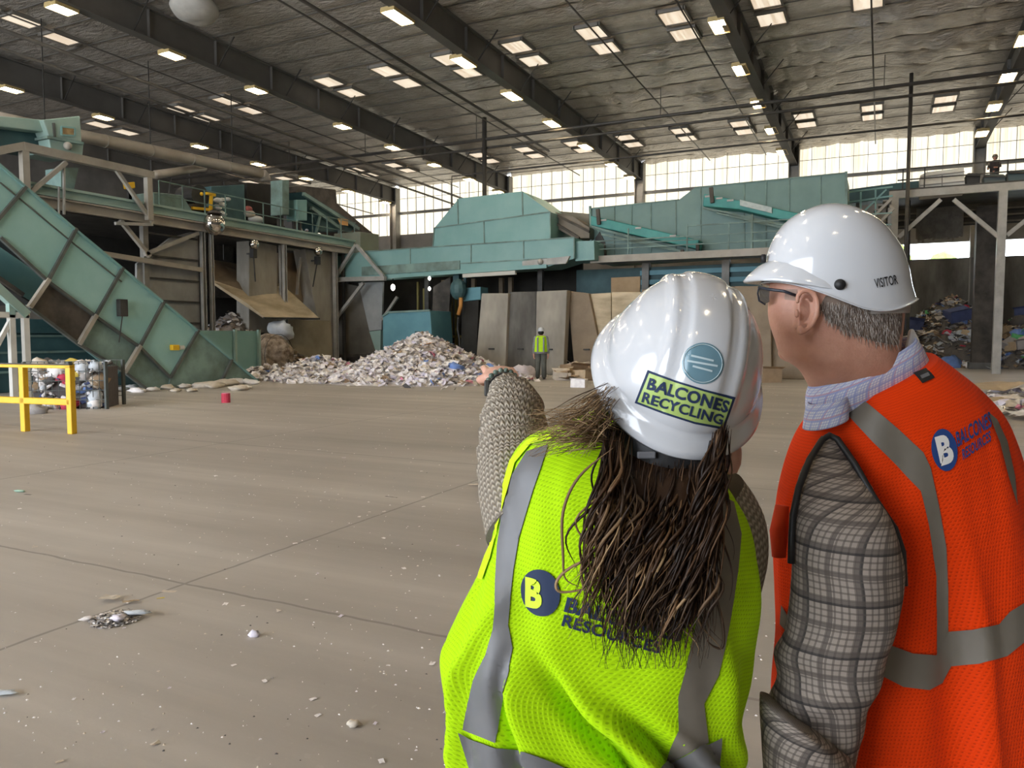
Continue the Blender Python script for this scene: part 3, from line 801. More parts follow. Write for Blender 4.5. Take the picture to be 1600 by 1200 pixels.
# ---------------------------------------------------------------- right hand sorting cabin
t = thing('sorting_cabin', 'long grey green panelled sorting cabin on the right behind the helmets', 'cabin', (-6.5, 31.5, 4.9))
v = 31.5
cabin_m = pm('cabin_teal', (0.15, 0.25, 0.225), (0.19, 0.30, 0.27), 0.7, 0.5)
plate('wall', [(921, 326), (1061, 312), (1086, 293), (1322, 270), (1323, 382), (1200, 390), (925, 408)], 'Y', v, 3.0, cabin_m, t)
rods('seam', [((x, y0), (x, y1)) for x, y0, y1 in ((960, 323, 404), (987, 321, 402), (1017, 318, 400), (1056, 314, 398), (1095, 293, 396), (1163, 287, 392), (1197, 283, 390), (1233, 280, 388), (1282, 275, 385))] + [((921, 326), (1061, 312)), ((1086, 293), (1322, 270))], 'Y', v - 0.015, 0.045, teal_w, t)
rods('corner_post', [((922, 322), (925, 406)), ((1322, 268), (1323, 382))], 'Y', v - 0.05, 0.09, teal_w, t)
for x in (1135, 1010, 1290):
    q = onY(x, 400, v + 0.6); MB().bar((q.x, q.y, 0), (q.x, q.y, 4.95), 0.3).build('leg', steel, t)
m = MB(); p = onY(935, 383, v - 0.08); m.prism([onY(x, y, v - 0.05) for x, y in ((928, 400), (930, 372), (937, 362), (945, 378), (948, 402))], (0, 0.04, 0)); m.build('hatch', steel_d, t)

t = thing('walkway', 'pale edged walkway with rails in front of the sorting cabin', 'walkway', (-6, 30, 4.6))
MB().span((-11.0, 29.95, 4.62), (0.2, 31.45, 4.80)).build('deck', steel, t)
MB().span((-11.0, 29.88, 4.56), (0.2, 29.95, 4.84)).build('kick_plate', beige, t)
m = MB()
for k in range(5): m.bar((-11.0 + k * 0.9, 30.0, 5.3 + 0.0), (-11.0 + (k + 1) * 0.9, 30.0, 5.3), 0.035)
for z in (5.12, 5.45, 5.85): m.bar((-11.0 if z < 5.5 else -7.0, 30.0, z), (0.2, 30.0, z), 0.045)
m.build('rail', teal_w, t)
m = MB()
for x in (-9.4, -7.0, -5.4, -4.55, -2.6, -0.6): MB().bar((x, 30.0, 4.8), (x, 30.0, 5.9), 0.05).build('rail_post', teal_w, t)
def green(label, px, r2):
    t = thing('takeaway_conveyor', label, 'conveyor', onY(*px[0], 30.7))
    plate('trough', px, 'Y', 30.6, 0.8, teal_b, t, bevel=0.03)
    rods('under_rail', r2, 'Y', 30.55, 0.09, teal_w, t)
    rods('bearing_post', [((px[0][0] + 11, px[0][1] - 10), (px[0][0] + 13, px[0][1] + 14))], 'Y', 30.5, 0.14, rust, t)
    for k in range(3):
        m = MB(); a, b = Vector((*px[0], 0)), Vector((*px[1], 0)); q = a.lerp(b, 0.12 + 0.32 * k)
        c = onY(q.x, q.y + 2.5, 30.57); m.box(c, (0.25, 0.03, 0.07)); m.build('tag_plate', steel_l, t)
    return t
g1 = green('bright green takeaway conveyor sloping down to the left of the white helmets', [(923, 337), (1092, 375), (1089, 389), (923, 352)], [((925, 354), (1065, 393)), ((940, 366), (1062, 392))])
rods('foot', [((1066, 390), (1066, 402)), ((1090, 380), (1090, 396))], 'Y', 30.55, 0.12, rust, g1)
g2 = green('higher green takeaway conveyor whose end passes behind the visitor helmet', [(1100, 303), (1154, 313), (1250, 334), (1250, 350), (1154, 327), (1098, 322)], [((1098, 325), (1250, 357)), ((1120, 332), (1240, 360))])
plate('clear_cover', [(1156, 312), (1206, 324), (1206, 333), (1156, 321)], 'Y', 30.5, 0.08, pm('grey_film', (0.45, 0.52, 0.5), (0.6, 0.66, 0.63), 6.0), g2)
rods('foot', [((1175, 335), (1175, 388))], 'Y', 30.5, 0.09, teal_w, g2)

# machine bulk below the walkway and a near black backdrop painting deep shade behind the push wall
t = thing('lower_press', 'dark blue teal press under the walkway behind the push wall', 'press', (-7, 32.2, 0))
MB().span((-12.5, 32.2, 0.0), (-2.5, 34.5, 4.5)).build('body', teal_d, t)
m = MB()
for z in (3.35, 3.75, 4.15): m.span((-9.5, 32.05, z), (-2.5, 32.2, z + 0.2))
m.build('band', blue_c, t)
t = thing('shade_backdrop', 'near black backdrop for the deep shade behind the open bay in the middle', 'partition', (-18, 33.2, 0))
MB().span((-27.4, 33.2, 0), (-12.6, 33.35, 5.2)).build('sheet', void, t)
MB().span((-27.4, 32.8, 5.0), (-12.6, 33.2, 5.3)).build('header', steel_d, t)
m = MB()
for x in (-19.6, -18.4, -17.9, -16.4, -15.9): m.bar((x, 32.4 + jit(0.4), 0), (x, 32.4, 4.3), 0.2)
m.build('stud', wood_d, t)
t = thing('side_duct', 'slanted brown board standing right of the blue skip', 'board', (-17.2, 29.8, 0))
plate('board', [(677, 448), (704, 432), (700, 528), (674, 527)], 'Y', 30.2, 0.2, rust, t)
t = thing('control_cabinet', 'black cabinet with a blue top left of the first concrete slab', 'cabinet', (-15.8, 29.5, 0))
plate('body', [(722, 470), (748, 467), (744, 565), (719, 568)], 'Y', 29.4, 0.6, void, t, bevel=0.02)
plate('top_box', [(724, 450), (751, 448), (751, 468), (724, 471)], 'Y', 29.3, 0.7, blue_c, t, bevel=0.02)
t = thing('hydraulic_drive', 'teal pump with a dangling orange hose left of the black cabinet', 'pump', onY(715, 450, 29.0))
p = onY(716, 452, 29.0); MB().sphere(p, 0.42, 12, 8, (0.9, 0.8, 1.1)).build('body', teal_d, t)
m = MB(); m.tube([onY(720, 465, 28.9), onY(720, 478, 28.9), onY(716, 492, 28.9)], 0.09, 8); m.build('orange_hose', pm('orange_hose', (0.55, 0.25, 0.06)), t, smooth=True)
m = MB(); m.tube([onY(716, 495, 28.9), onY(715, 515, 28.9), onY(718, 530, 28.9), onY(719, 575, 28.9)], 0.05, 8); m.build('hose', black, t, smooth=True)
t = thing('skip_container', 'blue steel skip standing behind the big paper pile', 'skip', (-19.3, 28.5, 0))
plate('body', [(598, 494), (607, 488), (672, 485), (675, 532), (674, 570), (598, 575)], 'Y', 28.4, 1.8, blue_c, t, bevel=0.03)
rods('rim', [((598, 494), (607, 488)), ((607, 488), (672, 485))], 'Y', 28.36, 0.08, teal_w, t)
p = onY(652, 521, 28.36); MB().box(p, (0.2, 0.1, 0.2)).build('latch', teal_d, t)
for x, dx in ((624, 5), (668, 4)):
    t = thing('yellow_pipe_rack', 'olive yellow upright fittings behind the blue skip, %s one' % ('left' if x < 650 else 'right'), 'fittings', onY(x, 470, 31.5))
    m = MB()
    for k in range(3):
        q = onY(x + 30 + k * 8 + jit(2), 450, 31.5); m.bar((q.x, q.y, 1.5), (q.x, q.y, 4.0 + jit(0.3)), 0.1)
    m.bar((q.x - 0.8, q.y, 1.5), (q.x + 0.8, q.y, 1.5), 0.12); m.bar((q.x, q.y, 0), (q.x, q.y, 1.5), 0.12)
    m.build('uprights', pm('olive_yellow', (0.22, 0.18, 0.05)), t)
for k, (x, y) in enumerate(((614, 449), (671, 435), (671, 451))):
    t = thing('task_lamp', ['white task lamp above the blue skip', 'small task lamp left of the slanted board, upper', 'small task lamp left of the slanted board, lower'][k], 'lamp', onY(x, y, 30.1))
    p = onY(x, y, 30.1)
    MB().sphere(p, 0.13 if k == 0 else 0.08, 10, 8, (0.8, 0.8, 1.2)).build('bulb', pm('task_bulb%d' % k, (1, 0.95, 0.85), emit=6.0, ecol=(1, 0.95, 0.85)), t, smooth=True)
    m = MB(); m.bar(p + Vector((0, 0, 0.1)), (p.x, p.y, 4.6), 0.03); m.build('cord', black, t)

# ---------------------------------------------------------------- push wall slabs and boards
slabs = [
    ('pale concrete slab, first right of the black cabinet', [(750, 458), (792, 458), (789, 588), (742, 588)], 27.5, 0.35, conc),
    ('dark concrete slab between two pale slabs', [(793, 456), (836, 455), (836, 588), (789, 588)], 27.7, 0.35, conc_d),
    ('pale concrete slab right behind the worker in the yellow vest', [(836, 455), (884, 453), (880, 590), (836, 590)], 27.45, 0.4, conc),
    ('brown stained slab leaning away beside the worker', [(884, 454), (918, 458), (934, 530), (950, 590), (898, 590)], 27.9, 0.3, wood_d),
    ('narrow tan slab just left of the woman\'s helmet', [(918, 459), (953, 457), (956, 590), (938, 590)], 28.1, 0.3, wood),
    ('tan slab partly hidden by the woman\'s helmet', [(954, 456), (1001, 456), (1001, 590), (956, 590)], 27.9, 0.3, wood),
    ('brown slab behind the crown of the woman\'s helmet', [(1001, 452), (1075, 448), (1075, 588), (1001, 590)], 28.2, 0.3, wood_d),
    ('dark slab right behind the top of the woman\'s helmet', [(1075, 450), (1146, 447), (1146, 586), (1075, 588)], 28.3, 0.3, wood_d),
    ('brown slab between the two white helmets', [(1146, 447), (1203, 446), (1206, 584), (1146, 586)], 28.0, 0.3, wood_d),
    ('brown slab behind the visor of the visitor helmet', [(1204, 446), (1290, 443), (1290, 582), (1206, 584)], 28.3, 0.3, wood_d),
]
for lab, px, yv, th, mt in slabs:
    t = thing('push_wall_slab', lab, 'concrete slab' if 'concrete' in lab else 'slab', (onY(*px[-1], yv).x, yv, 0), group='slabs of the push wall')
    pts = [onY(x, y, yv) for x, y in px]
    for p in pts:
        if p.z < 0.8: p.z = 0.0
        p.y += (p.z) * 0.04
    MB().prism(pts, (0, th, 0)).build('slab', mt, t, bevel=0.03)
    cpt = sum(pts, Vector()) / len(pts)
    m = MB(); m.box((cpt.x, cpt.y - 0.08, 1.0), (0.25, 0.06, 0.06)); m.build('lifting_eye', steel_d, t)
cards = [('tall flat cardboard sheet standing above the slabs', [(955, 434), (1000, 432), (1000, 460), (955, 462)]), ('brown cardboard flap poking above the woman\'s helmet', [(1048, 430), (1092, 426), (1092, 452), (1048, 456)])]
cardm = pm('cardboard', (0.30, 0.21, 0.12), (0.38, 0.275, 0.165), 1.5, 0.85)
for lab, px in cards:
    pts = [onY(x, y, 28.9) for x, y in px]
    pts[2].z = pts[3].z = 0.0
    t = thing('cardboard_sheet', lab, 'cardboard', (pts[0].x, 28.9, 0))
    MB().prism(pts, (0, 0.08, 0)).build('sheet', cardm, t)

# ---------------------------------------------------------------- right platform
t = thing('right_platform', 'grey steel platform on posts at the right with braces', 'platform', (2, 36, 0))
v = 36.0
MB().bar((0.1, v, 7.45), (9.0, v, 7.45), 0.2, 0.3).build('beam', steel_l, t)
MB().span((0.1, v, 7.6), (9.0, v + 5, 7.68)).build('deck', steel_d, t)
MB().bar((0.3, v, 0), (0.3, v, 7.3), 0.34).build('post', steel_l, t)
MB().bar((4.17, v, 0), (4.17, v, 7.3), 0.3).build('post', steel_l, t)
MB().bar((8.2, v, 0), (8.2, v, 7.3), 0.3).build('post', steel_l, t)
fy = lambda x, y: onY(x, y, v)
MB().bar(fy(1404, 371), fy(1470, 312), 0.16).build('brace', steel_l, t)
MB().bar(fy(1490, 312), fy(1560, 370), 0.16).build('brace', steel_l, t)
MB().bar(fy(1573, 368), fy(1625, 326), 0.16).build('brace', steel_l, t)
m = MB()
for z in (8.05, 8.5): m.bar((0.4, v + 0.05, z), (9, v + 0.05, z), 0.05)
m.build('rail', steel_d, t)
m = MB()
for x in (0.6, 1.4, 4.3, 6.5): MB().bar((x, v + 0.05, 7.6), (x, v + 0.05, 8.5), 0.05).build('rail_post', steel_d, t)
t = thing('dark_column', 'dark square column left of the grey platform post', 'column', (3.6, 40, 0))
a, b = onY(1522, 470, 41.0), onY(1555, 470, 41.0)
MB().span((a.x, 41, 0), (b.x, 41.8, 7.5)).build('shaft', rust, t)
MB().span((a.x - 0.1, 40.9, 0), (b.x + 0.1, 41.9, 0.3)).build('foot', conc_d, t)
t = thing('strip_curtain', 'brown hanging curtain of strips under the right platform', 'curtain', (1.8, 40, 6))
m = MB(); a, b = onY(1432, 330, 41.0), onY(1506, 330, 41.0)
n = 22
for k in range(n):
    x0 = a.x + (b.x - a.x) * k / n
    m.span((x0, 41 + (0.03 if k % 2 else 0), 6.05 + jit(0.12)), (x0 + (b.x - a.x) / n * 1.02, 41.03 + (0.03 if k % 2 else 0), 7.6))
m.build('strips', pm('curtain_brown', (0.11, 0.095, 0.075), (0.17, 0.15, 0.12), 3.0), t)
MB().span((a.x, 40.9, 7.55), (b.x, 41.1, 7.68)).build('rail', steel_d, t)
t = thing('dark_bulkhead', 'dark bulkhead behind the right platform braces', 'bulkhead', (4, 42, 6.5))
MB().span((0.0, 42.6, 6.85), (9.0, 42.7, 8.4)).build('sheet', void, t)
m = MB()
for z in (6.9, 7.2, 7.5): m.span((0.0, 42.5, z), (9.0, 42.6, z + 0.08))
m.build('beam', rust, t)
for x in (0.2, 8.8): MB().bar((x, 42.6, 0), (x, 42.6, 6.9), 0.2).build('leg', steel_d, t)
t = thing('white_cabin_unit', 'long white sheet metal unit on the right platform', 'unit', (2, 37, 7.7))
plate('body', [(1438, 274), (1448, 269), (1506, 262), (1508, 297), (1438, 304)], 'Y', 36.6, 1.4, white_p, t)
rods('seam', [((1438, 277), (1507, 268)), ((1438, 290), (1507, 283)), ((1472, 274), (1472, 300))], 'Y', 36.58, 0.04, steel, t)
for k, (x0, x1, y0, y1, mt) in enumerate(((1509, 1532, 270, 297, black), (1537, 1572, 272, 296, pm('grey_bin', (0.10, 0.12, 0.12))), (1574, 1610, 266, 292, pm('blue_grey_bin', (0.09, 0.13, 0.14))))):
    t = thing('wheelie_bin', ['black bin beside the white unit on the right platform', 'grey bin in front of the worker on the right platform', 'blue grey bin at the right edge of the platform'][k], 'bin', onY(x0, y1, 36.7))
    plate('body', [(x0, y0 + 3), (x0 + 4, y0), (x1 - 4, y0), (x1, y0 + 3), (x1 - 2, y1), (x0 + 2, y1)], 'Y', 36.7, 0.8, mt, t, bevel=0.03)
    rods('rim', [((x0, y0 + 4), (x1, y0 + 4))], 'Y', 36.66, 0.06, steel_d, t)
t = thing('stair_unit', 'teal stair and rails between the cabin and the right platform', 'stairs', (-0.6, 34, 5))
m = MB()
for k in range(9):
    a = onY(1330 + k * 7, 372 - k * 7, 34.0); m.box(a, (0.3, 0.9, 0.05))
m.build('tread', steel, t)
rods('stringer', [((1326, 378), (1392, 312)), ((1340, 385), (1396, 326))], 'Y', 33.5, 0.1, beige, t, ht=0.3)
rods('handrail', [((1326, 300), (1395, 292)), ((1326, 316), (1395, 306)), ((1340, 340), (1385, 296)), ((1345, 300), (1345, 362)), ((1368, 296), (1368, 340))], 'Y', 33.6, 0.06, teal, t)
rods('leg', [((1332, 375), (1334, 530)), ((1390, 325), (1388, 525))], 'Y', 33.5, 0.12, steel, t)
t = thing('back_conveyor', 'dark teal conveyor trough crossing behind the stair', 'conveyor', (0, 38, 7))
plate('trough', [(1325, 296), (1400, 286), (1440, 282), (1440, 305), (1325, 318)], 'Y', 38.5, 1.0, teal_d, t)
rods('leg', [((1340, 310), (1342, 545)), ((1420, 300), (1418, 540))], 'Y', 38.8, 0.15, steel_d, t)

# ---------------------------------------------------------------- yellow guard rail
t = thing('guard_rail', 'yellow tubular guard rail with two posts at the left edge', 'guard rail', (-11.5, 7.6, 0))
p1, p2 = onZ(113, 678), onZ(40, 674)
d = (p1 - p2).normalized(); q = p1 - d * 4.2
for p in (p1, p2, p2 - d * 1.05):
    MB().bar(p, p + Vector((0, 0, 1.07)), 0.10, 0.10, ref=d).build('post', yellow, t, bevel=0.012)
MB().bar(q + Vector((0, 0, 1.05)), p1 + Vector((0, 0, 1.05)) + d * 0.05, 0.10, 0.05).build('top_rail', yellow, t, bevel=0.012)
MB().bar(q + Vector((0, 0, 0.5)), p1 + Vector((0, 0, 0.5)) + d * 0.02, 0.10, 0.10).build('mid_rail', yellow, t, bevel=0.012)
MB().bar(q + Vector((0, 0, 1.085)), p1 + Vector((0, 0, 1.085)) + d * 0.02, 0.06, 0.02).build('rubber_strip', rust, t)

# ================================================================== paper, film and rubbish
def cm(name, c): return MATS.get(name) or pm(name, c, tuple(min(1, q * 1.18) for q in c), 9.0, 0.8)
PAL = {'white': (0.86, 0.80, 0.77), 'cream': (0.60, 0.52, 0.42), 'grey': (0.36, 0.33, 0.31), 'lilac': (0.72, 0.66, 0.72), 'brown': (0.32, 0.22, 0.13), 'pink': (0.66, 0.25, 0.33), 'blue': (0.16, 0.26, 0.55), 'orange': (0.66, 0.32, 0.07),
       'tan': (0.44, 0.33, 0.21), 'dark': (0.09, 0.08, 0.075), 'green': (0.12, 0.42, 0.16), 'film': (0.58, 0.61, 0.64), 'red': (0.55, 0.05, 0.09), 'navy': (0.07, 0.09, 0.20), 'yellow': (0.68, 0.52, 0.10), 'mint': (0.38, 0.55, 0.44)}
def M_(c): return cm('scrap_' + c, PAL[c])
def crumple(sx, sy, amp, n=4, th=0.004):
    m = MB(); vs = []
    k = [R.random() * 9 for _ in range(3)]
    for j in range(n):
        for i in range(n):
            u, v = i / (n - 1) - .5, j / (n - 1) - .5
            vs.append((u * sx * (1 + jit(.12)), v * sy * (1 + jit(.12)), amp * noise.noise(Vector((u * 3 + k[0], v * 3 + k[1], k[2]))) + amp))
    fs = [(j * n + i, j * n + i + 1, (j + 1) * n + i + 1, (j + 1) * n + i) for j in range(n - 1) for i in range(n - 1)]
    m.add(vs, fs)
    return m
def lumpy(sx, sy, sz, amp=0.25, nu=10, nv=7):
    m = MB().sphere((0, 0, 0), 1, nu, nv); o = R.random() * 50
    m.v = [Vector((p.x * sx, p.y * sy, p.z * sz)) * (1 + amp * noise.noise(p * 1.8 + Vector((o, o, o)))) for p in m.v]
    return m
def carton(sx, sy, sz):
    m = MB(); a, b = sx / 2, sy / 2; k = 0.75 + R.random() * 0.25
    vs = [(-a, -b, 0), (a, -b * k, 0), (a * k, b, 0), (-a, b, 0), (-a * k, -b, sz), (a, -b, sz * k), (a, b * k, sz), (-a, b, sz)]
    m.add(vs, [(3, 2, 1, 0), (4, 5, 6, 7), (0, 1, 5, 4), (1, 2, 6, 5), (2, 3, 7, 6), (3, 0, 4, 7)])
    m.add([(-a, -b, sz), (a, -b, sz * k), (a * 1.1, -b - sy * .3, sz + .1 * sz), (-a, -b - sy * .25, sz + .15 * sz)], [(0, 1, 2, 3)])
    return m
MESHLIB = {}
def mesh_of(shape, col, k):
    key = (shape, col, k)
    if key not in MESHLIB:
        m = {'sheet': lambda: crumple(0.30, 0.22, 0.10), 'scrap': lambda: crumple(0.11, 0.07, 0.016, 3), 'ball': lambda: lumpy(0.13, 0.12, 0.09, 0.7), 'flat': lambda: crumple(0.55, 0.38, 0.08), 'carton': lambda: carton(0.5, 0.38, 0.28),
             'bag': lambda: lumpy(0.38, 0.32, 0.25, 0.6, 12, 8), 'bottle': lambda: MB().tube([(-.11, 0, .035), (-.1, 0, .035), (0, 0.01, .04), (.06, 0, .035), (.09, 0, .03), (.12, 0, .03)], [.02, .036, .034, .032, .014, .013], 8)}[shape]()
        o = m.build(shape, M_(col), smooth=shape in ('ball', 'bag', 'bottle'), solid=0)
        MESHLIB[key] = o.data
        bpy.data.objects.remove(o)
    return MESHLIB[key]
def place(name, shape, col, loc, label, cat, group, s=1.0, rot=None):
    o = bpy.data.objects.new(name, mesh_of(shape, col, R.randrange(4)))
    COL.objects.link(o)
    o.location = loc
    o.rotation_euler = rot if rot is not None else (jit(0.6), jit(0.6), R.uniform(0, 6.28))
    o.scale = (s, s, s)
    return tag(o, label, cat, group)
def pick(w): return R.choices(list(w), list(w.values()))[0]
def heap_fn(cones):
    def h(x, y):
        z = 0.0
        for cx, cy, rx, ry, hh, p in cones:
            q = math.hypot((x - cx) / rx, (y - cy) / ry)
            if q < 1: z = max(z, hh * (1 - q) ** p)
        return z
    return h
def heap(label, cat, cones, cols, n_in, n_stuff, size, names, group, bounds, ind_label, base_mat, face=0.0, amp=0.12):
    """a mound: one uncountable mass of small scraps and, on the faces turned to the hall, single pieces"""
    h = heap_fn(cones)
    x0, x1, y0, y1 = bounds
    m = MB(); nx, ny = 50, 40; vs = []
    for j in range(ny + 1):
        for i in range(nx + 1):
            x, y = x0 + (x1 - x0) * i / nx, y0 + (y1 - y0) * j / ny
            z = h(x, y)
            vs.append((x, y, z + (amp * noise.noise(Vector((x * 3, y * 3, 1))) if z > 0.06 else 0) - 0.02))
    m.add(vs, [(j * (nx + 1) + i, j * (nx + 1) + i + 1, (j + 1) * (nx + 1) + i + 1, (j + 1) * (nx + 1) + i) for j in range(ny) for i in range(nx) if max(vs[q][2] for q in (j * (nx + 1) + i, j * (nx + 1) + i + 1, (j + 1) * (nx + 1) + i + 1, (j + 1) * (nx + 1) + i)) > 0.0])
    root = thing(names[0], label, cat, ((x0 + x1) / 2, (y0 + y1) / 2, 0)); root['kind'] = 'stuff'
    m.build('mound', base_mat, root, kind='stuff')
    by = {}
    for _ in range(n_stuff):
        for _t in range(30):
            x, y = R.uniform(x0, x1), R.uniform(y0, y1); z = h(x, y)
            if z > 0.02 or R.random() < 0.02: break
        c = pick(cols); s = size * R.uniform(0.4, 1.0)
        k = by.setdefault(c, MB())
        E_ = Matrix.Rotation(R.uniform(0, 6.28), 3, 'Z') @ Matrix.Rotation(jit(0.9), 3, 'X') @ Matrix.Rotation(jit(0.6), 3, 'Y')
        p = Vector((x, y, z + R.uniform(0.0, 0.08)))
        k.add([p + E_ @ Vector(q) for q in ((-s / 2, -s / 3, 0), (0, -s / 3, s * jit(.25)), (s / 2, -s / 3, 0), (s / 2, s / 3, s * jit(.3)), (0, s / 3, s * jit(.3)), (-s / 2, s / 3, 0))], [(0, 1, 4, 5), (1, 2, 3, 4)])
    for c, k in by.items(): k.build('scraps', M_(c), root, kind='stuff')
    for _ in range(n_in):
        for _t in range(60):
            x, y = R.uniform(x0, x1), R.uniform(y0, y0 + (y1 - y0) * 0.72); z = h(x, y)
            if z > 0.03 and h(x, y - 0.15) < z: break
        c = pick(cols); sh = R.choice(names[1])
        place(names[2], sh, c, (x, y, z - 0.03), ind_label, names[3], group, R.uniform(0.6, 1.25) * size / 0.3)
    return h

# central pile of mixed office paper
cones = [(-14.8, 23.0, 3.0, 4.3, 1.62, 1.0), (-16.2, 21.4, 2.0, 2.6, 0.55, 1.0), (-13.0, 21.3, 2.2, 2.2, 0.75, 1.0), (-18.4, 21.7, 1.9, 2.4, 0.80, 0.9), (-19.6, 20.4, 1.3, 2.2, 0.42, 0.9), (-12.0, 22.8, 1.5, 1.8, 0.45, 1.0), (-17.2, 20.2, 1.8, 1.5, 0.25, 1.0)]
paper_cols = {'white': 62, 'cream': 14, 'grey': 6, 'lilac': 14, 'brown': 3, 'pink': 1, 'blue': 1, 'dark': 1.5}
heap('broad white heap of mixed paper scraps in the middle of the far floor', 'paper heap', cones, paper_cols, 280, 3600, 0.30, ('paper_pile', ('sheet', 'ball', 'sheet'), 'paper_scrap', 'paper'), 'paper scraps on the big heap',
     (-21, -10.2, 18.0, 27.0), 'crumpled sheet lying on the white paper heap in mid hall', cm('paper_mass', (0.56, 0.51, 0.47)))
hc = heap_fn(cones)
for c, px, lab, sh, s in (('pink', (623, 590), 'pink packet low on the left flank of the paper heap', 'sheet', 1.1), ('orange', (668, 597), 'orange packet low on the front of the paper heap', 'flat', 1.0), ('blue', (704, 592), 'blue packet on the front of the paper heap', 'flat', 0.7),
                          ('blue', (712, 603), 'pale blue bag at the right foot of the paper heap', 'bag', 0.7), ('lilac', (575, 588), 'pale lilac bag slumped at the left of the paper heap', 'bag', 1.7), ('lilac', (815, 590), 'lilac bag lying just left of the worker in the yellow vest', 'bag', 1.6), ('orange', (407, 583), 'orange and white carton by the end of the teal hopper', 'carton', 0.6)):
    p = onZ(*px, 0.0); p = onY(px[0], px[1], p.y + 0.9) if hc(p.x, p.y + .9) > 0.1 else p
    place('paper_packet' if sh != 'bag' else 'paper_bag', sh, c, (p.x, p.y, max(p.z, hc(p.x, p.y)) + 0.05), lab, 'packet' if sh != 'bag' else 'bag', None, s, (jit(.3), jit(.3), jit(3)))

# paper behind the hopper under the dump chute, and a baled lump
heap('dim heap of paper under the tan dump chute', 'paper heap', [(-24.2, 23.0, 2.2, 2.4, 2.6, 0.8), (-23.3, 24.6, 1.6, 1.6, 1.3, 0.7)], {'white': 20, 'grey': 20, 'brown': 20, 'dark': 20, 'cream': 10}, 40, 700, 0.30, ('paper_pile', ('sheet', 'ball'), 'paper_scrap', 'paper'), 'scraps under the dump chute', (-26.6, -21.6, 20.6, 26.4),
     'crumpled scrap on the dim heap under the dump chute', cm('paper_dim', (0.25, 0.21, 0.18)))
t = thing('paper_bale', 'rough brown bale lying under the lip of the dump chute', 'bale', (-21.9, 22.6, 0))
b = lumpy(1.0, 0.8, 0.85, 0.35, 18, 12); b.v = [p + Vector((-21.9, 22.8, 0.72)) for p in b.v]; b.build('body', pm('bale_brown', (0.13, 0.09, 0.055), (0.42, 0.34, 0.26), 5.0, 0.85, detail=8), t)
m = MB()
for k in (-0.4, 0.1, 0.5): m.tube([Vector((-21.9 + k, 22.8 + 0.80 * math.cos(a), 0.75 + 0.85 * math.sin(a))) for a in [q * PI / 9 for q in range(19)]], 0.012, 5)
m.build('baling_wire', steel_d, t)
place('plastic_bag', 'bag', 'film', (-22.3, 23.9, 1.75), 'bluish white bag hanging under the lip of the dump chute', 'bag', None, 1.5)

# mixed rubbish by the right push wall
cones = [(0.6, 45.7, 3.4, 3.0, 2.5, 0.6), (3.2, 45.7, 3.4, 3.2, 3.6, 0.6), (8.4, 45.0, 4.6, 4.6, 4.2, 0.8), (3.0, 43.2, 2.6, 1.2, 0.5, 0.9), (6.2, 43.0, 2.0, 1.6, 0.9, 0.9)]
mix_cols = {'brown': 18, 'tan': 16, 'dark': 22, 'grey': 16, 'film': 18, 'cream': 10, 'white': 8, 'navy': 6, 'blue': 4, 'green': 2, 'red': 2}
heap('tall heap of mixed rubbish against the right push wall', 'rubbish heap', cones, mix_cols, 130, 2600, 0.42, ('rubbish_pile', ('carton', 'bag', 'sheet', 'flat'), 'rubbish_piece', 'rubbish'), 'pieces of the right rubbish heap',
     (-1.5, 12.0, 40.6, 45.85), 'discarded piece lying on the rubbish heap by the right push wall', cm('rubbish_mass', (0.14, 0.12, 0.10)), amp=0.3)
hr = heap_fn(cones)
for c, px, yy, lab, sh, s in (('navy', (1497, 500), 44.2, 'navy blue wrapped bundle on the right rubbish heap', 'carton', 2.6), ('navy', (1425, 492), 44.3, 'dark blue tote half buried beside the visitor helmet', 'carton', 2.6), ('film', (1492, 530), 43.6, 'clear film bag below the navy bundle', 'bag', 2.0), ('film', (1528, 520), 43.7, 'tall clear film bag beside the dark column', 'bag', 2.3), ('red', (1480, 566), 42.7, 'long red strip on the floor under the rubbish heap', 'flat', 1.7),
                              ('tan', (1588, 550), 42.3, 'tan carton right of the grey platform post', 'carton', 1.9), ('blue', (1592, 520), 43.0, 'bright blue piece on the heap at the right edge', 'bag', 1.2), ('green', (1590, 527), 42.8, 'green piece on the heap at the right edge', 'bag', 0.9), ('mint', (1596, 571), 42.0, 'mint green sheet at the foot of the heap at the right edge', 'flat', 1.9), ('white', (1452, 560), 42.8, 'white crumpled sheet at the foot of the rubbish heap', 'sheet', 3.0), ('white', (1509, 573), 42.3, 'white bag at the foot of the rubbish heap', 'bag', 1.0), ('navy', (1600, 482), 44.6, 'blue crate high on the heap at the right edge', 'carton', 1.6)):
    p = onY(*px, yy); s *= 0.8
    place('rubbish_bundle', sh, c, (p.x, p.y, max(0.05, min(p.z, hr(p.x, p.y) + 0.05))), lab, 'rubbish', None, s, (jit(.25), jit(.25), jit(0.6)))

# cardboard between the slabs and the helmets
for k in range(46):
    x = R.uniform(-10.4, -4.0); y = R.uniform(24.6, 27.0)
    if k < 20: x, y = R.uniform(-10.2, -8.8), R.uniform(24.3, 26.8)
    place('cardboard_piece', R.choice(('flat', 'carton', 'sheet', 'flat')), R.choice(('brown', 'tan', 'tan', 'cream')), (x, y, 0.0 + 0.02 * R.random()), 'torn cardboard piece lying at the foot of the brown slabs', 'cardboard', 'cardboard at the foot of the slabs', R.uniform(0.8, 1.7), (jit(.3), jit(.3), R.uniform(0, 6)))
for c, px, lab, s in (('white', (905, 597), 'white carton standing right of the worker in the yellow vest', 0.9), ('tan', (1212, 545), 'tall tan carton flap behind the man\'s chin', 1.9), ('brown', (1196, 572), 'brown carton between the two hard hats', 1.7)):
    p = onZ(px[0], px[1] + (8 if s < 1 else 25))
    place('carton_box', 'carton', c, (p.x, p.y, 0.0), lab, 'carton', None, s, (0, 0, jit(.8)))

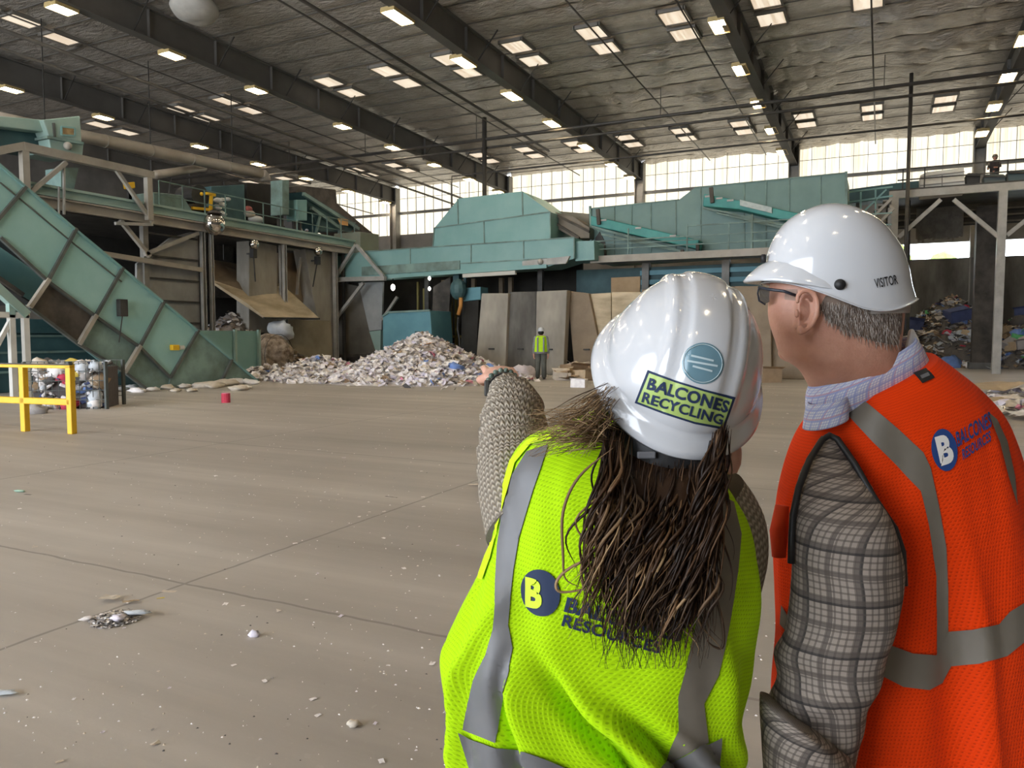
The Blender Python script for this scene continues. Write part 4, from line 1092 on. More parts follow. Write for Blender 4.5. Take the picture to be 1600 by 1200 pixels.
# wire cage of bottles behind the yellow rail
cx0, cx1, cy0, cy1, hz = -16.2, -14.6, 9.6, 10.7, 1.0
P4 = [onZ(40, 641), onZ(167, 639)]
u = (P4[1] - P4[0]); Lc = u.length; u.normalize(); wv = Vector((-u.y, u.x, 0))
t = thing('wire_cage', 'low wire cage of crushed bottles behind the yellow rail', 'cage', P4[0])
for a, b in ((0, 0), (Lc, 0), (0, 1.1), (Lc, 1.1)):
    q = P4[0] + u * a + wv * b; MB().bar(q, q + Vector((0, 0, hz)), 0.06).build('post', rib_m, t)
m = MB()
for b in (0, 1.1):
    for k in range(1, 6): m.bar(P4[0] + wv * b + Vector((0, 0, hz * k / 5.0)), P4[0] + u * Lc + wv * b + Vector((0, 0, hz * k / 5.0)), 0.014)
    for k in range(1, 12): m.bar(P4[0] + u * Lc * k / 12 + wv * b, P4[0] + u * Lc * k / 12 + wv * b + Vector((0, 0, hz)), 0.010)
m.build('wire_mesh', rib_m, t)
MB().bar(P4[0] + u * Lc * 0.55, P4[0] + u * Lc * 0.55 + Vector((0, 0, hz)), 0.09).build('post', rib_m, t)
b = MB(); q = P4[0] + u * Lc / 2 + wv * 0.6 + Vector((0, 0, 0.44)); b.box(q, (Lc * 0.9, 0.8, 0.86), math.atan2(u.y, u.x))
o = b.build('bottle_bale', cm('bale_core', (0.10, 0.085, 0.08)), None); tag(o, 'dense bale core of crushed bottles inside the wire cage', 'bale', kind='stuff')
for k in range(120):
    q = P4[0] + u * R.uniform(0.12, Lc - 0.12) + wv * R.uniform(0.10, 0.2) + Vector((0, 0, R.uniform(0.03, hz - 0.08)))
    if k > 95: q = P4[0] + u * R.uniform(0.12, Lc - 0.12) + wv * R.uniform(0.2, 0.9) + Vector((0, 0, 0.9))
    place('crushed_bottle', R.choice(('bottle', 'bottle', 'ball')), pick({'white': 40, 'film': 20, 'grey': 12, 'navy': 5, 'yellow': 7, 'red': 4, 'dark': 10, 'brown': 6, 'cream': 10, 'blue': 3}), q, 'crushed bottle packed in the wire cage behind the yellow rail', 'bottle', 'crushed bottles in the wire cage', R.uniform(0.8, 1.4))
place('crushed_bottle', 'bag', 'grey', onZ(58, 646) + Vector((0, 0, .05)), 'grey bag on the floor before the wire cage', 'bag', None, 0.55, (0, 0, 1))

# loose film along the foot of the conveyor
for k, (x, y, s) in enumerate(((186, 611, .8), (215, 613, .7), (262, 608, .9), (288, 606, .8), (322, 606, 1.1), (352, 603, 1.35), (372, 610, .9), (390, 600, 1.0), (300, 612, .6), (240, 611, .7), (172, 613, .7), (205, 609, .9), (275, 612, .6), (335, 606, 1.2), (362, 600, 1.3), (380, 608, .7))):
    p = onZ(x, y); o = place('plastic_film', 'bag', R.choice(('cream', 'white')), (p.x, p.y, 0.06 * s), 'pale crumpled film along the foot of the incline conveyor', 'plastic film', 'film at the conveyor foot', s * 0.8, (0, 0, R.uniform(0, 6)))
    o.scale = (s * 0.95, s * 0.7, s * 0.42)
t = thing('red_drum', 'small red can on the floor left of the paper heap', 'can', onZ(353, 629))
p = onZ(353, 629); MB().tube([p + Vector((0, 0, 0)), p + Vector((0, 0, 0.21))], 0.10, 14).build('body', M_('red'), t)
MB().tube([p + Vector((0, 0, 0.21)), p + Vector((0, 0, 0.225))], 0.09, 14).build('lid', M_('pink'), t)

# floor litter: single scraps near enough to see, and uncountable specks
hs = [heap_fn([(-14.8, 23.0, 3.2, 4.5, 1.6, 1.0), (-18.4, 21.0, 2.6, 3.0, 1, 1)])]
def floor_pt():
    for _ in range(200):
        d = 1.9 * (16.5 ** R.random()); a = R.uniform(-0.64, 0.66)
        p = HF * d + RT * (d * math.tan(a)); p.z = 0.0
        if -18.0 < p.x < 4 and p.y < 25 and hs[0](p.x, p.y) <= 0: return p, d
    return p, d
for k in range(260):
    p, d = floor_pt()
    o = place('paper_litter', 'scrap', pick({'white': 50, 'cream': 25, 'grey': 8, 'lilac': 10, 'tan': 6}), (p.x, p.y, 0.0), 'small scrap of paper litter lying on the bare floor', 'litter', 'small litter on the floor', R.uniform(0.08, 0.24) * (1 + d * 0.13), (0, 0, R.uniform(0, 6)))
m = {c: MB() for c in ('white', 'cream', 'dark')}
for k in range(2400):
    p, d = floor_pt(); s = R.uniform(0.0012, 0.0048) * (1 + d * 0.10)
    a = R.uniform(0, 6.28); u_, v_ = Vector((math.cos(a), math.sin(a), 0)) * s, Vector((-math.sin(a), math.cos(a), 0)) * s * R.uniform(.4, 1)
    m[R.choices(('white', 'cream', 'dark'), (60, 25, 12))[0]].add([p - u_ - v_, p + u_ - v_ * .6, p + u_ + v_, p - u_ * .7 + v_, p + Vector((0, 0, 0.003 + s * .3))], [(0, 1, 4), (1, 2, 4), (2, 3, 4), (3, 0, 4)])
root = thing('floor_specks', 'tiny specks of shredded paper scattered over the bare floor', 'litter'); root['kind'] = 'stuff'
for c, k in m.items(): k.build('specks', M_(c), root, kind='stuff')
# swept pile in the left foreground
dp = onZ(180, 968)
deb = [(dp.x, dp.y, 0.33, 0.20, 0.045, 0.8)]
root = thing('swept_pile', 'swept pile of grey shreds on the floor at lower left', 'shreds', dp); root['kind'] = 'stuff'
kk = {c: MB() for c in ('grey', 'white', 'cream', 'dark')}
for _ in range(900):
    r, a = math.sqrt(R.random()), R.uniform(0, 6.28)
    p = dp + RT * (r * math.cos(a) * 0.125) + HF * (r * math.sin(a) * 0.13); p.z = 0.032 * (1 - r) + R.random() * 0.008
    s = R.uniform(0.004, 0.015); E_ = Matrix.Rotation(R.uniform(0, 6.28), 3, 'Z') @ Matrix.Rotation(jit(0.7), 3, 'X')
    kk[R.choices(('grey', 'white', 'cream', 'dark'), (45, 25, 18, 12))[0]].add([p + E_ @ Vector(q) for q in ((-s, -s * .4, 0), (s, -s * .4, 0), (s, s * .4, s * .2), (-s, s * .4, 0))], [(0, 1, 2, 3)])
for c, k in kk.items(): k.build('shreds', M_(c), root, kind='stuff')
def single(name, px, shape, col, lab, cat, s, sc=(1, 1, 1), rz=0.4, dz=0.0):
    p = onZ(*px); o = place(name, shape, col, (p.x, p.y, dz), lab, cat, None, s, (0, 0, rz)); o.scale = (s * sc[0], s * sc[1], s * sc[2]); return o
single('cardboard_scrap', (172, 938), 'flat', 'cream', 'beige cardboard scrap resting on top of the swept pile', 'cardboard', 0.19, (1, 1, .5), 0.3, 0.012)
single('cardboard_scrap', (205, 943), 'flat', 'tan', 'tan flap under the beige scrap of the swept pile', 'cardboard', 0.16, (1, .5, .5), 0.9, 0.01)
single('plastic_wrap', (185, 975), 'bag', 'lilac', 'bluish white film lump in the middle of the swept pile', 'plastic film', 0.10, (1, .9, .6), 0.5, 0.035)
single('plastic_wrap', (215, 965), 'bag', 'film', 'clear film strip on the right of the swept pile', 'plastic film', 0.11, (1.5, .7, .4), 0.5, 0.03)
single('plastic_wrap', (135, 972), 'bag', 'white', 'white film lump on the left of the swept pile', 'plastic film', 0.08, (1.2, .7, .5), 0.9, 0.02)
single('paper_plate', (264, 924), 'flat', 'cream', 'flat cream paper scrap beside the floor joint', 'paper', 0.11, (1.5, .8, .12), 0.3)
single('leaflet', (251, 935), 'flat', 'yellow', 'yellowish leaflet scrap right of the swept pile', 'paper', 0.08, (1, .5, .4), 0.9)
single('wrapper', (31, 769), 'bag', 'mint', 'pale mint wrapper on the floor at the left', 'wrapper', 0.11, (1.4, .8, .35), 0.3, 0.015)
single('wrapper', (44, 773), 'flat', 'dark', 'dark strip beside the pale mint wrapper', 'wrapper', 0.14, (1, .5, .2), 0.3)
single('paper_wad', (397, 995), 'ball', 'lilac', 'small lilac white wad alone on the middle floor', 'paper', 0.20, (1, .8, 1.2), 0.4, 0.015)
single('paper_wad', (554, 1135), 'ball', 'cream', 'crumpled cream wad near the lower middle', 'paper', 0.20, (1, .9, .7), 0.4, 0.012)
single('paper_cone', (742, 759), 'flat', 'cream', 'cream folded sheet by the pointing sleeve', 'paper', 0.34, (.75, .5, .6), 0.2)
single('paper_cone', (757, 748), 'bag', 'lilac', 'purple tip behind the cream folded sheet', 'paper', 0.14, (1, .7, .6), 0.2, 0.02)
single('plastic_wrap', (4, 1086), 'bag', 'film', 'grey film at the left edge of the floor', 'plastic film', 0.10, (1.5, .8, .25), 0.4, 0.012)
single('dark_wire', (612, 777), 'flat', 'dark', 'thin dark strip lying on the middle floor', 'strip', 0.22, (1.2, .16, .2), 0.0)
# papers on the floor at the right edge
for k in range(44):
    p = onZ(R.uniform(1520, 1640), R.uniform(612, 655)); p.x = max(p.x, 1.6 - (p.y - 17) * .03)
    place('loose_sheet', R.choice(('flat', 'sheet')), pick({'white': 60, 'lilac': 20, 'tan': 12, 'pink': 4, 'cream': 10}), (p.x, p.y, 0.01), 'loose sheet of paper on the floor right of the orange vest', 'paper', 'loose sheets at the right edge', R.uniform(0.8, 1.6), (jit(.1), jit(.1), R.uniform(0, 6)))
p = onZ(1565, 620); place('cardboard_flat', 'flat', 'tan', (p.x, p.y, 0.05), 'tan cardboard flat behind the loose sheets at the right edge', 'cardboard', None, 3.0, (0, 0, .4))

# ---------------------------------------------------------------- outside, seen through the gap over the push wall
leaf = pm('foliage', (0.10, 0.20, 0.03), (0.28, 0.42, 0.08), 3.0, 0.8, bump=0.6)
for k, x in enumerate((-1.2, 4.6, 13.5)):
    t = thing('tree', ['sunlit tree seen through the gap left of the strip curtain', 'tree outside behind the strip curtain', 'tree outside at the far right of the gap'][k], 'tree', (x, 62, 0))
    b = lumpy(3.2, 2.6, 3.2, 0.5, 22, 16); b.v = [p + Vector((x, 62, (6.0, 3.6, 3.6)[k])) for p in b.v]; b.build('crown', leaf, t)
    MB().tube([(x, 62, 0), (x, 62, 3.0)], [0.3, 0.2], 8).build('trunk', rust, t)

# ================================================================== people
Z3 = Vector((0, 0, 1))
def catmull(a, b, c, d, t):
    return 0.5 * ((2 * b) + (c - a) * t + (2 * a - 5 * b + 4 * c - d) * t * t + (3 * b - 3 * c + d - a) * t ** 3)
def resample(rings, k):
    out = []; N = len(rings)
    for i in range(N - 1):
        A, B, C_, D = rings[max(i - 1, 0)], rings[i], rings[i + 1], rings[min(i + 2, N - 1)]
        for s in range(k): out.append([catmull(a, b, c, d, s / k) for a, b, c, d in zip(A, B, C_, D)])
    out.append(rings[-1]); return out
def ring(L, Rr, d, b, n=56, e=2.3, bn=None):
    """horizontal-ish ring between two silhouette points at distance d, with half depth b (bn on the near side)"""
    l, r = onD(*L, d), onD(*Rr, d); c = (l + r) / 2; a = (r - l) / 2; out = []
    for k in range(n):
        t = 2 * PI * k / n; cx, sx = math.cos(t), math.sin(t)
        q = lambda v: math.copysign(abs(v) ** (2 / e), v)
        out.append(c + a * q(cx) + HF * ((b if sx > 0 else (bn or b)) * q(sx)))
    return out
def tube_rings(path, n=32, sq=1.0):
    """path: (point, radius); rings across the path"""
    out = []; prev = None; P = [p for p, _ in path]
    for i, (p, r) in enumerate(path):
        d = (P[min(i + 1, len(P) - 1)] - P[max(i - 1, 0)]).normalized()
        if prev is None: prev = (RT - d * RT.dot(d)).normalized()
        prev = (prev - d * prev.dot(d)).normalized(); o = d.cross(prev)
        out.append([p + (prev * math.cos(2 * PI * k / n) + o * math.sin(2 * PI * k / n)) * r for k in range(n)])
    return out
def loft(rings, k=4, disp=None, cap=(True, True), flip=False):
    rs = resample(rings, k) if k > 1 else rings
    n = len(rs[0]); N = len(rs); m = MB(); vs = []; uv = []
    vv = 0.0; cs = [sum(r, Vector()) / n for r in rs]
    for j, r in enumerate(rs):
        if j: vv += (sum((a - b).length for a, b in zip(r, rs[j - 1])) / n)
        per = sum((r[i] - r[(i + 1) % n]).length for i in range(n))
        for i in range(n + 1):
            p = r[i % n]
            if disp:
                nd = (p - cs[j]); nd = nd.normalized() if nd.length > 1e-6 else Vector()
                p = p + nd * disp(i % n / n, vv, j / (N - 1), p)
            vs.append(p); uv.append((i / n * per, vv))
    fs = [(j * (n + 1) + i, j * (n + 1) + i + 1, (j + 1) * (n + 1) + i + 1, (j + 1) * (n + 1) + i) for j in range(N - 1) for i in range(n)]
    m.add(vs, fs, uv)
    if cap[0]: m.add([vs[i] for i in range(n)], [tuple(range(n))])
    if cap[1]: m.add([vs[(N - 1) * (n + 1) + i] for i in range(n)], [tuple(range(n))])
    return m
def bvh_of(*mbs):
    vs, fs = [], []
    for m in mbs:
        o = len(vs); vs += m.v; fs += [tuple(i + o for i in f) for f in m.f]
    return BVHTree.FromPolygons([tuple(v) for v in vs], fs)
def onto(bvh, px, py, off):
    d = ray(px, py).normalized()
    hit, nrm, idx, dist = bvh.ray_cast(CP, d, 4.0)
    if hit is None: return None
    if nrm.dot(d) > 0: nrm = -nrm
    return hit + nrm * off
def slice2d(bm_, step):
    xs = [v.co.x for v in bm_.verts]; ys = [v.co.y for v in bm_.verts]
    for ax, lo, hi in ((0, min(xs), max(xs)), (1, min(ys), max(ys))):
        q = math.floor(lo / step) * step + step
        while q < hi:
            co = Vector((q, 0, 0)) if ax == 0 else Vector((0, q, 0)); no = Vector((1, 0, 0)) if ax == 0 else Vector((0, 1, 0))
            bmesh.ops.bisect_plane(bm_, geom=bm_.verts[:] + bm_.edges[:] + bm_.faces[:], plane_co=co, plane_no=no)
            q += step
def from_bm(bm_, bvh, off):
    m = MB(); idx = {}; vs = []
    for v in bm_.verts:
        p = onto(bvh, v.co.x, v.co.y, off)
        if p is not None: idx[v.index] = len(vs); vs.append(p)
    m.add(vs, [tuple(idx[v.index] for v in f.verts) for f in bm_.faces if all(v.index in idx for v in f.verts)])
    return m
def decal(poly, bvh, off=0.002, step=8.0):
    b = bmesh.new(); b.faces.new([b.verts.new((x, y, 0)) for x, y in poly])
    bmesh.ops.triangulate(b, faces=b.faces[:])
    slice2d(b, step); b.verts.index_update()
    m = from_bm(b, bvh, off); b.free(); return m
def ellipse(cx, cy, rx, ry, rot=0.0, n=40):
    c, s = math.cos(rot), math.sin(rot)
    return [(cx + rx * math.cos(a) * c - ry * math.sin(a) * s, cy + rx * math.cos(a) * s + ry * math.sin(a) * c) for a in [2 * PI * k / n for k in range(n)]]
def text2d(s, bold=0.02):
    cu = bpy.data.curves.new('t', 'FONT'); cu.body = s; cu.size = 1.0; cu.offset = bold; cu.resolution_u = 4
    cu.space_character = 1.04
    o = bpy.data.objects.new('t', cu); COL.objects.link(o)
    dg = bpy.context.evaluated_depsgraph_get(); dg.update()
    me = bpy.data.meshes.new_from_object(o.evaluated_get(dg))
    b = bmesh.new(); b.from_mesh(me)
    bpy.data.objects.remove(o); bpy.data.curves.remove(cu); bpy.data.meshes.remove(me)
    return b
def lettering(s, p0, p1, height, bvh, off=0.003, bold=0.02, step=8.0, shear=0.0, skew=None):
    """capital letters from p0 to p1 along the baseline, height in pixels, laid on the surface"""
    b = text2d(s, bold)
    xs = [v.co.x for v in b.verts]; x0, x1 = min(xs), max(xs); ys = [v.co.y for v in b.verts]; h = max(ys) - min(ys); y0 = min(ys)
    ux, uy = p1[0] - p0[0], p1[1] - p0[1]; L = math.hypot(ux, uy); nx_, ny_ = (uy / L, -ux / L)
    if skew: nx_, ny_ = skew
    for v in b.verts:
        t, q = (v.co.x - x0) / (x1 - x0), (v.co.y - y0) / h
        v.co = Vector((p0[0] + ux * t + nx_ * height * q, p0[1] + uy * t + ny_ * height * q, 0))
    bmesh.ops.triangulate(b, faces=b.faces[:])
    slice2d(b, step); b.verts.index_update()
    m = from_bm(b, bvh, off); b.free(); return m
def ribbon(pts, wpx, bvh, off, step=8.0):
    """a strip of pixel width w along a pixel path"""
    l, r = [], []
    for i, p in enumerate(pts):
        a, c = pts[max(i - 1, 0)], pts[min(i + 1, len(pts) - 1)]
        dx, dy = c[0] - a[0], c[1] - a[1]; L = math.hypot(dx, dy)
        l.append((p[0] + dy / L * wpx / 2, p[1] - dx / L * wpx / 2)); r.append((p[0] - dy / L * wpx / 2, p[1] + dx / L * wpx / 2))
    return decal(l + r[::-1], bvh, off, step)
def hull(mesh_parts): 
    m = MB()
    for q in mesh_parts: m.add(q.v, q.f)
    return m
def cap_tube(pts, rs, n=12):
    """tapered limb with rounded ends"""
    pts = [Vector(p) for p in pts]; m = MB().tube(pts, rs, n)
    m.sphere(pts[0], rs[0], n, 8); m.sphere(pts[-1], rs[-1], n, 8)
    for p, r in list(zip(pts, rs))[1:-1]: m.sphere(p, r * 0.99, n, 8)
    return m
def fuse(m, name, mat, parent, voxel, smooth_it=4):
    o = m.build(name, mat, parent, smooth=True)
    md = o.modifiers.new('fuse', 'REMESH'); md.mode = 'VOXEL'; md.voxel_size = voxel; md.use_smooth_shade = True
    if smooth_it:
        s = o.modifiers.new('smooth', 'SMOOTH'); s.iterations = smooth_it; s.factor = 0.5
    return o

# ---- cloth materials
def mesh_cloth(name, c1, c2, pitch, rough=0.75, holes=0.62):
    g = NG(name); tc = g.n('TexCoord'); sp = g.n('SeparateXYZ'); g.l(tc.outputs['UV'], sp.inputs[0])
    k = 2 * PI / pitch
    a = g.math('SINE', g.math('MULTIPLY', sp.outputs[0], k)); b = g.math('SINE', g.math('MULTIPLY', sp.outputs[1], k * 0.9))
    h = g.math('MULTIPLY', a, b)
    f = g.math('MULTIPLY', g.math('GREATER_THAN', g.math('ABSOLUTE', h), holes), 0.6)
    big = g.noise(g.coord('Object'), 9.0, 3)
    g.set(Base_Color=g.mix(f, c1, c2), Roughness=rough)
    g.b.inputs['Sheen Weight'].default_value = 0.02; g.b.inputs['Specular IOR Level'].default_value = 0.12
    g.bump(g.math('ADD', g.math('MULTIPLY', g.math('ABSOLUTE', h), -0.5), g.math('MULTIPLY', big, 0.6)), 0.35, 0.004)
    return g.m
lime = mesh_cloth('lime_mesh', (0.45, 0.76, 0.003), (0.19, 0.36, 0.003), 0.0115, holes=0.80)
orange_m = mesh_cloth('orange_mesh', (0.82, 0.048, 0.0015), (0.42, 0.020, 0.0015), 0.011, holes=0.82)
lime_plain = pm('lime_binding', (0.62, 0.86, 0.004), None, rough=0.6)
refl = pm('reflective_tape', (0.135, 0.135, 0.14), (0.175, 0.17, 0.168), 6.0, 0.5, 0.1)
refl_b = pm('reflective_tape_olive', (0.155, 0.135, 0.105), (0.195, 0.17, 0.135), 6.0, 0.5, 0.1)
navy = pm('navy_print', (0.008, 0.022, 0.07), None, rough=0.7)
navy_b = pm('blue_print', (0.012, 0.05, 0.20), None, rough=0.7)
white_m = pm('white_shell', (0.60, 0.605, 0.62), None, rough=0.16, coat=0.6)
print_w = pm('white_print', (0.75, 0.72, 0.68), None, rough=0.6)
blk = pm('black_trim', (0.012, 0.011, 0.011), None, rough=0.55)
skin = pm('skin_light', (0.62, 0.33, 0.24), (0.70, 0.40, 0.30), 14.0, 0.45, bump=0.08, bscale=300, sss=0.15)
skin2 = pm('skin_ruddy', (0.56, 0.275, 0.19), (0.66, 0.35, 0.25), 16.0, 0.48, bump=0.10, bscale=260, sss=0.15)
def knit(name, c1, c2, pu, pv):
    g = NG(name); tc = g.n('TexCoord'); sp = g.n('SeparateXYZ'); g.l(tc.outputs['UV'], sp.inputs[0])
    wob = g.math('MULTIPLY', g.math('PINGPONG', g.math('MULTIPLY', sp.outputs[0], 1.0 / pu), 0.5), pv * 0.8)
    r = g.math('SINE', g.math('MULTIPLY', g.math('ADD', sp.outputs[1], wob), 2 * PI / pv))
    c_ = g.math('ABSOLUTE', g.math('SINE', g.math('MULTIPLY', sp.outputs[0], PI / pu)))
    h = g.math('MULTIPLY', g.math('ADD', g.math('MULTIPLY', r, 0.5), 0.5), g.math('POWER', c_, 0.5))
    g.set(Base_Color=g.mix(h, c2, c1), Roughness=0.9); g.bump(h, 0.9, 0.004)
    return g.m
sweater_m = knit('oatmeal_knit', (0.52, 0.45, 0.36), (0.20, 0.165, 0.125), 0.010, 0.0115)
def plaid(name, base, dark, acc, pit, wid):
    g = NG(name); tc = g.n('TexCoord'); sp = g.n('SeparateXYZ'); g.l(tc.outputs['UV'], sp.inputs[0])
    def lines(s, p, w, o=0.0): return g.math('LESS_THAN', g.math('FRACT', g.math('ADD', g.math('DIVIDE', s, p), o + 10)), w)
    u, v = sp.outputs[0], sp.outputs[1]
    f = 0; c = base
    for s in (u, v):
        c = g.mix(g.math('MULTIPLY', lines(s, pit / 4, wid), 0.62), c, dark)
        c = g.mix(g.math('MULTIPLY', lines(s, pit, 0.16, .2), 0.75), c, dark)
        c = g.mix(g.math('MULTIPLY', lines(s, pit * 2, 0.05, .52), 0.8), c, acc)
    n_ = g.noise(g.coord('UV'), 900.0, 2)
    g.set(Base_Color=c, Roughness=0.85); g.bump(n_, 0.2, 0.002)
    return g.m
plaid_m = plaid('plaid_sleeve', (0.33, 0.275, 0.23), (0.085, 0.068, 0.058), (0.02, 0.018, 0.018), 0.040, 0.30)
collar_m = plaid('plaid_collar', (0.84, 0.84, 0.90), (0.36, 0.43, 0.76), (0.74, 0.38, 0.46), 0.018, 0.35)  # same shirt as the sleeve; daylight put into whiter, bluer colours
denim = pm('dark_denim', (0.03, 0.04, 0.07), (0.05, 0.06, 0.10), 30.0, 0.8)
chino = pm('charcoal_trousers', (0.05, 0.05, 0.05), (0.07, 0.07, 0.07), 30.0, 0.8)
shoe_m = pm('shoe_leather', (0.03, 0.025, 0.02), None, rough=0.5)

def helmet_dome(C, u, w, n, A, B, H, disp, lip=0.010, nphi=72, nth=26, rim=None, pw=0.86):
    """shell from rim up to crown in the frame u (side), w (front), n (up)"""
    m = MB(); vs = []
    rows = [(-0.012, 1.0 + lip / A * 1.3), (-0.006, 1.0 + lip / A * 1.5), (0.004, 1.0 + lip / A * 1.25), (0.012, 1.0 + lip / A * .5), (0.020, 1.0)]
    for k in range(1, nth + 1):
        th = PI / 2 * k / nth; rows.append((0.020 + (H - 0.020) * math.sin(th), max(0.0, math.cos(th)) ** pw))
    for hh, rr in rows:
        for i in range(nphi):
            ph = 2 * PI * i / nphi
            s, f = math.cos(ph) * A * rr, math.sin(ph) * B * rr
            p = u * s + w * f + n * (hh - (rim(ph) if rim else 0) * max(0, 1 - hh / 0.07))
            nd = (u * (math.cos(ph) * rr) + w * (math.sin(ph) * rr) + n * (hh / H)).normalized()
            vs.append(C + p + nd * disp(s, f, hh))
    N = len(rows)
    m.add(vs, [(j * nphi + i, j * nphi + (i + 1) % nphi, (j + 1) * nphi + (i + 1) % nphi, (j + 1) * nphi + i) for j in range(N - 1) for i in range(nphi)])
    return m
def sm(a, b, x):
    t = max(0.0, min(1.0, (x - a) / (b - a))); return t * t * (3 - 2 * t)

def legs(parent, base, hipz, hipw, mat, r0, stance, face):
    """trousers as one mesh and two shoes; base is the point on the floor under the hips"""
    side = Vector((face.y, -face.x, 0)); m = MB()
    for s in (-1, 1):
        hip = base + side * s * hipw * 0.45 + Z3 * hipz; kn = base + side * s * stance * 0.5 + Z3 * (hipz * 0.52) + face * 0.02; an = base + side * s * stance * 0.55 + Z3 * 0.07
        q = cap_tube([hip, hip.lerp(kn, .5), kn, kn.lerp(an, .5), an], [r0, r0 * .85, r0 * .66, r0 * .62, r0 * .55], 16); m.add(q.v, q.f)
    q = MB().sphere(base + Z3 * hipz, 1.0, 18, 12, (hipw, r0 * 1.25, r0 * 1.3)); m.add(q.v, q.f)
    o = fuse(m, 'trousers', mat, parent, 0.014, 3)
    for s in (-1, 1):
        an = base + side * s * stance * 0.55
        MB().sphere(an + face * 0.06 + Z3 * 0.045, 1.0, 14, 10, (0.05, 0.05, 0.045)).build('shoe', shoe_m, parent, smooth=True) if False else cap_tube([an + Z3 * 0.045 - face * 0.04, an + Z3 * 0.045 + face * 0.13], [0.045, 0.042], 12).build('shoe', shoe_m, parent, smooth=True)

# ------------------------------------------------------------------------------------------------ the woman pointing
wbase = onD(930, 700, 1.22); wbase.z = 0
W = thing('person', 'person in lime vest and white hard hat pointing toward the paper heap', 'person', wbase)
DW = 1.20
WR = [((935, 640), (1080, 672), .055), ((880, 662), (1108, 722), .075), ((826, 684), (1142, 772), .098), ((796, 722), (1160, 806), .112), ((779, 785), (1172, 852), .118), ((763, 848), (1178, 915), .122), ((741, 908), (1170, 980), .126), ((714, 972), (1158, 1045), .130),
      ((698, 1020), (1149, 1098), .132), ((708, 1090), (1150, 1146), .134), ((722, 1150), (1128, 1188), .136), ((732, 1215), (1108, 1240), .138), ((730, 1290), (1100, 1310), .14)]
def wfold(u, v, t, p):
    near = 1.0 if u > 0.5 else 0.4
    x = (u - 0.75) * 4
    f = noise.noise(Vector((u * 15 - v * 6.5, v * 1.8, 4.0))) * 0.015 * sm(.2, .6, t) + noise.noise(Vector((u * 13 + v * 4.5, v * 2.2, 4.0))) * 0.007 + noise.noise(Vector((u * 26 - v * 8, v * 5, 9.0))) * 0.004
    for u0, v0, k_, w0, a0 in ((.690, .40, .62, .011, -.016), (.725, .42, .60, .014, .011), (.650, .40, .05, .008, -.012), (.765, .44, .75, .013, -.014), (.80, .45, .70, .014, .010), (.86, .50, .5, .014, -.010), (.615, .33, -.25, .012, .009)):
        f += 1.7 * a0 * math.exp(-((u - u0 - k_ * (v - v0)) / w0) ** 2) * sm(v0 - .04, v0 + .10, v)
    return near * f * sm(0.06, 0.3, t) * (1 + t)
vest = loft([ring(L, Rr, DW, b, 168, 2.5) for L, Rr, b in WR], 10, wfold)
WB = bvh_of(vest)
vo = vest.build('vest', lime, W, smooth=True, merge=1e-5)
def on_vest(name, mb, mat): return mb.build(name, mat, vo, smooth=True)
stripe_l = [(824, 706), (857, 696), (846, 730), (834, 765), (828, 785), (812, 840), (803, 890), (798, 930), (794, 976), (801, 1012), (795, 1050), (787, 1082), (780, 1120), (774, 1160), (723, 1139), (731, 1100), (740, 1062), (760, 1023), (770, 984), (774, 940), (775, 907), (778, 852), (789, 780), (800, 745)]
on_vest('reflective_stripe', decal(stripe_l, WB, 0.0022), refl)
stripe_r = [(1118, 770), (1145, 785), (1157, 834), (1152, 890), (1146, 932), (1131, 1016), (1122, 1055), (1099, 1099), (1106, 1160), (1037, 1196), (1059, 1142), (1059, 1088), (1070, 1048), (1085, 980), (1100, 914), (1108, 850), (1105, 800)]
on_vest('reflective_stripe', decal(stripe_r, WB, 0.0022), refl_b)  # right stripe tinted apart: reflected orange put into the tape colour
band = [(716, 1142), (745, 1156), (774, 1167), (820, 1172), (863, 1190), (900, 1206), (960, 1226), (1010, 1215), (1037, 1194), (1106, 1160), (1126, 1150), (1122, 1205), (1060, 1245), (960, 1280), (880, 1262), (800, 1238), (740, 1215)]
on_vest('reflective_band', decal(band, WB, 0.0050), refl)
on_vest('armhole_binding', ribbon([(862, 684), (828, 692), (803, 722), (788, 775), (774, 828), (764, 870), (752, 905)], 9, WB, 0.0035), lime_plain)
on_vest('logo_disc', decal(ellipse(845, 926, 30, 37, -0.25), WB, 0.0030), navy)
on_vest('logo_letter', lettering('B', (822, 947), (848, 953), 50, WB, 0.0042, 0.05, 8, skew=(0.02, -0.93)), lime_plain)
on_vest('company_lettering', lettering('BALCONES', (881, 955), (1062, 1003), 24, WB, 0.0035, 0.035), navy)
on_vest('company_lettering', lettering('RESOURCES', (877, 977), (1030, 1021), 19, WB, 0.0035, 0.03), navy)

# pointing arm: knitted sleeve with pushed-up folds
sp = [(onD(786, 603, 1.64), .031), (onD(795, 617, 1.585), .040), (onD(803, 634, 1.53), .052), (onD(803, 655, 1.46), .057), (onD(802, 690, 1.38), .060), (onD(802, 735, 1.30), .060), (onD(806, 785, 1.235), .060), (onD(820, 830, 1.19), .062)]
def sfold(u, v, t, p):
    return (0.016 * (0.55 - abs(math.sin(v * 62 + 1.6 * math.sin(u * 6.28 + 1)))) * sm(0.04, 0.14, t) * (1 - sm(0.55, 0.85, t)) + 0.004 * noise.noise(Vector((u * 8, v * 14, 2))))
slv = loft(tube_rings(sp, 40), 7, sfold)
slv.build('sweater_sleeve', sweater_m, W, smooth=True, merge=1e-5)
sp2 = [(onD(1105, 775, 1.22), .062), (onD(1132, 820, 1.235), .064), (onD(1139, 870, 1.25), .061), (onD(1130, 930, 1.28), .054), (onD(1118, 985, 1.33), .048), (onD(1080, 1000, 1.43), .042), (onD(1040, 990, 1.52), .036)]
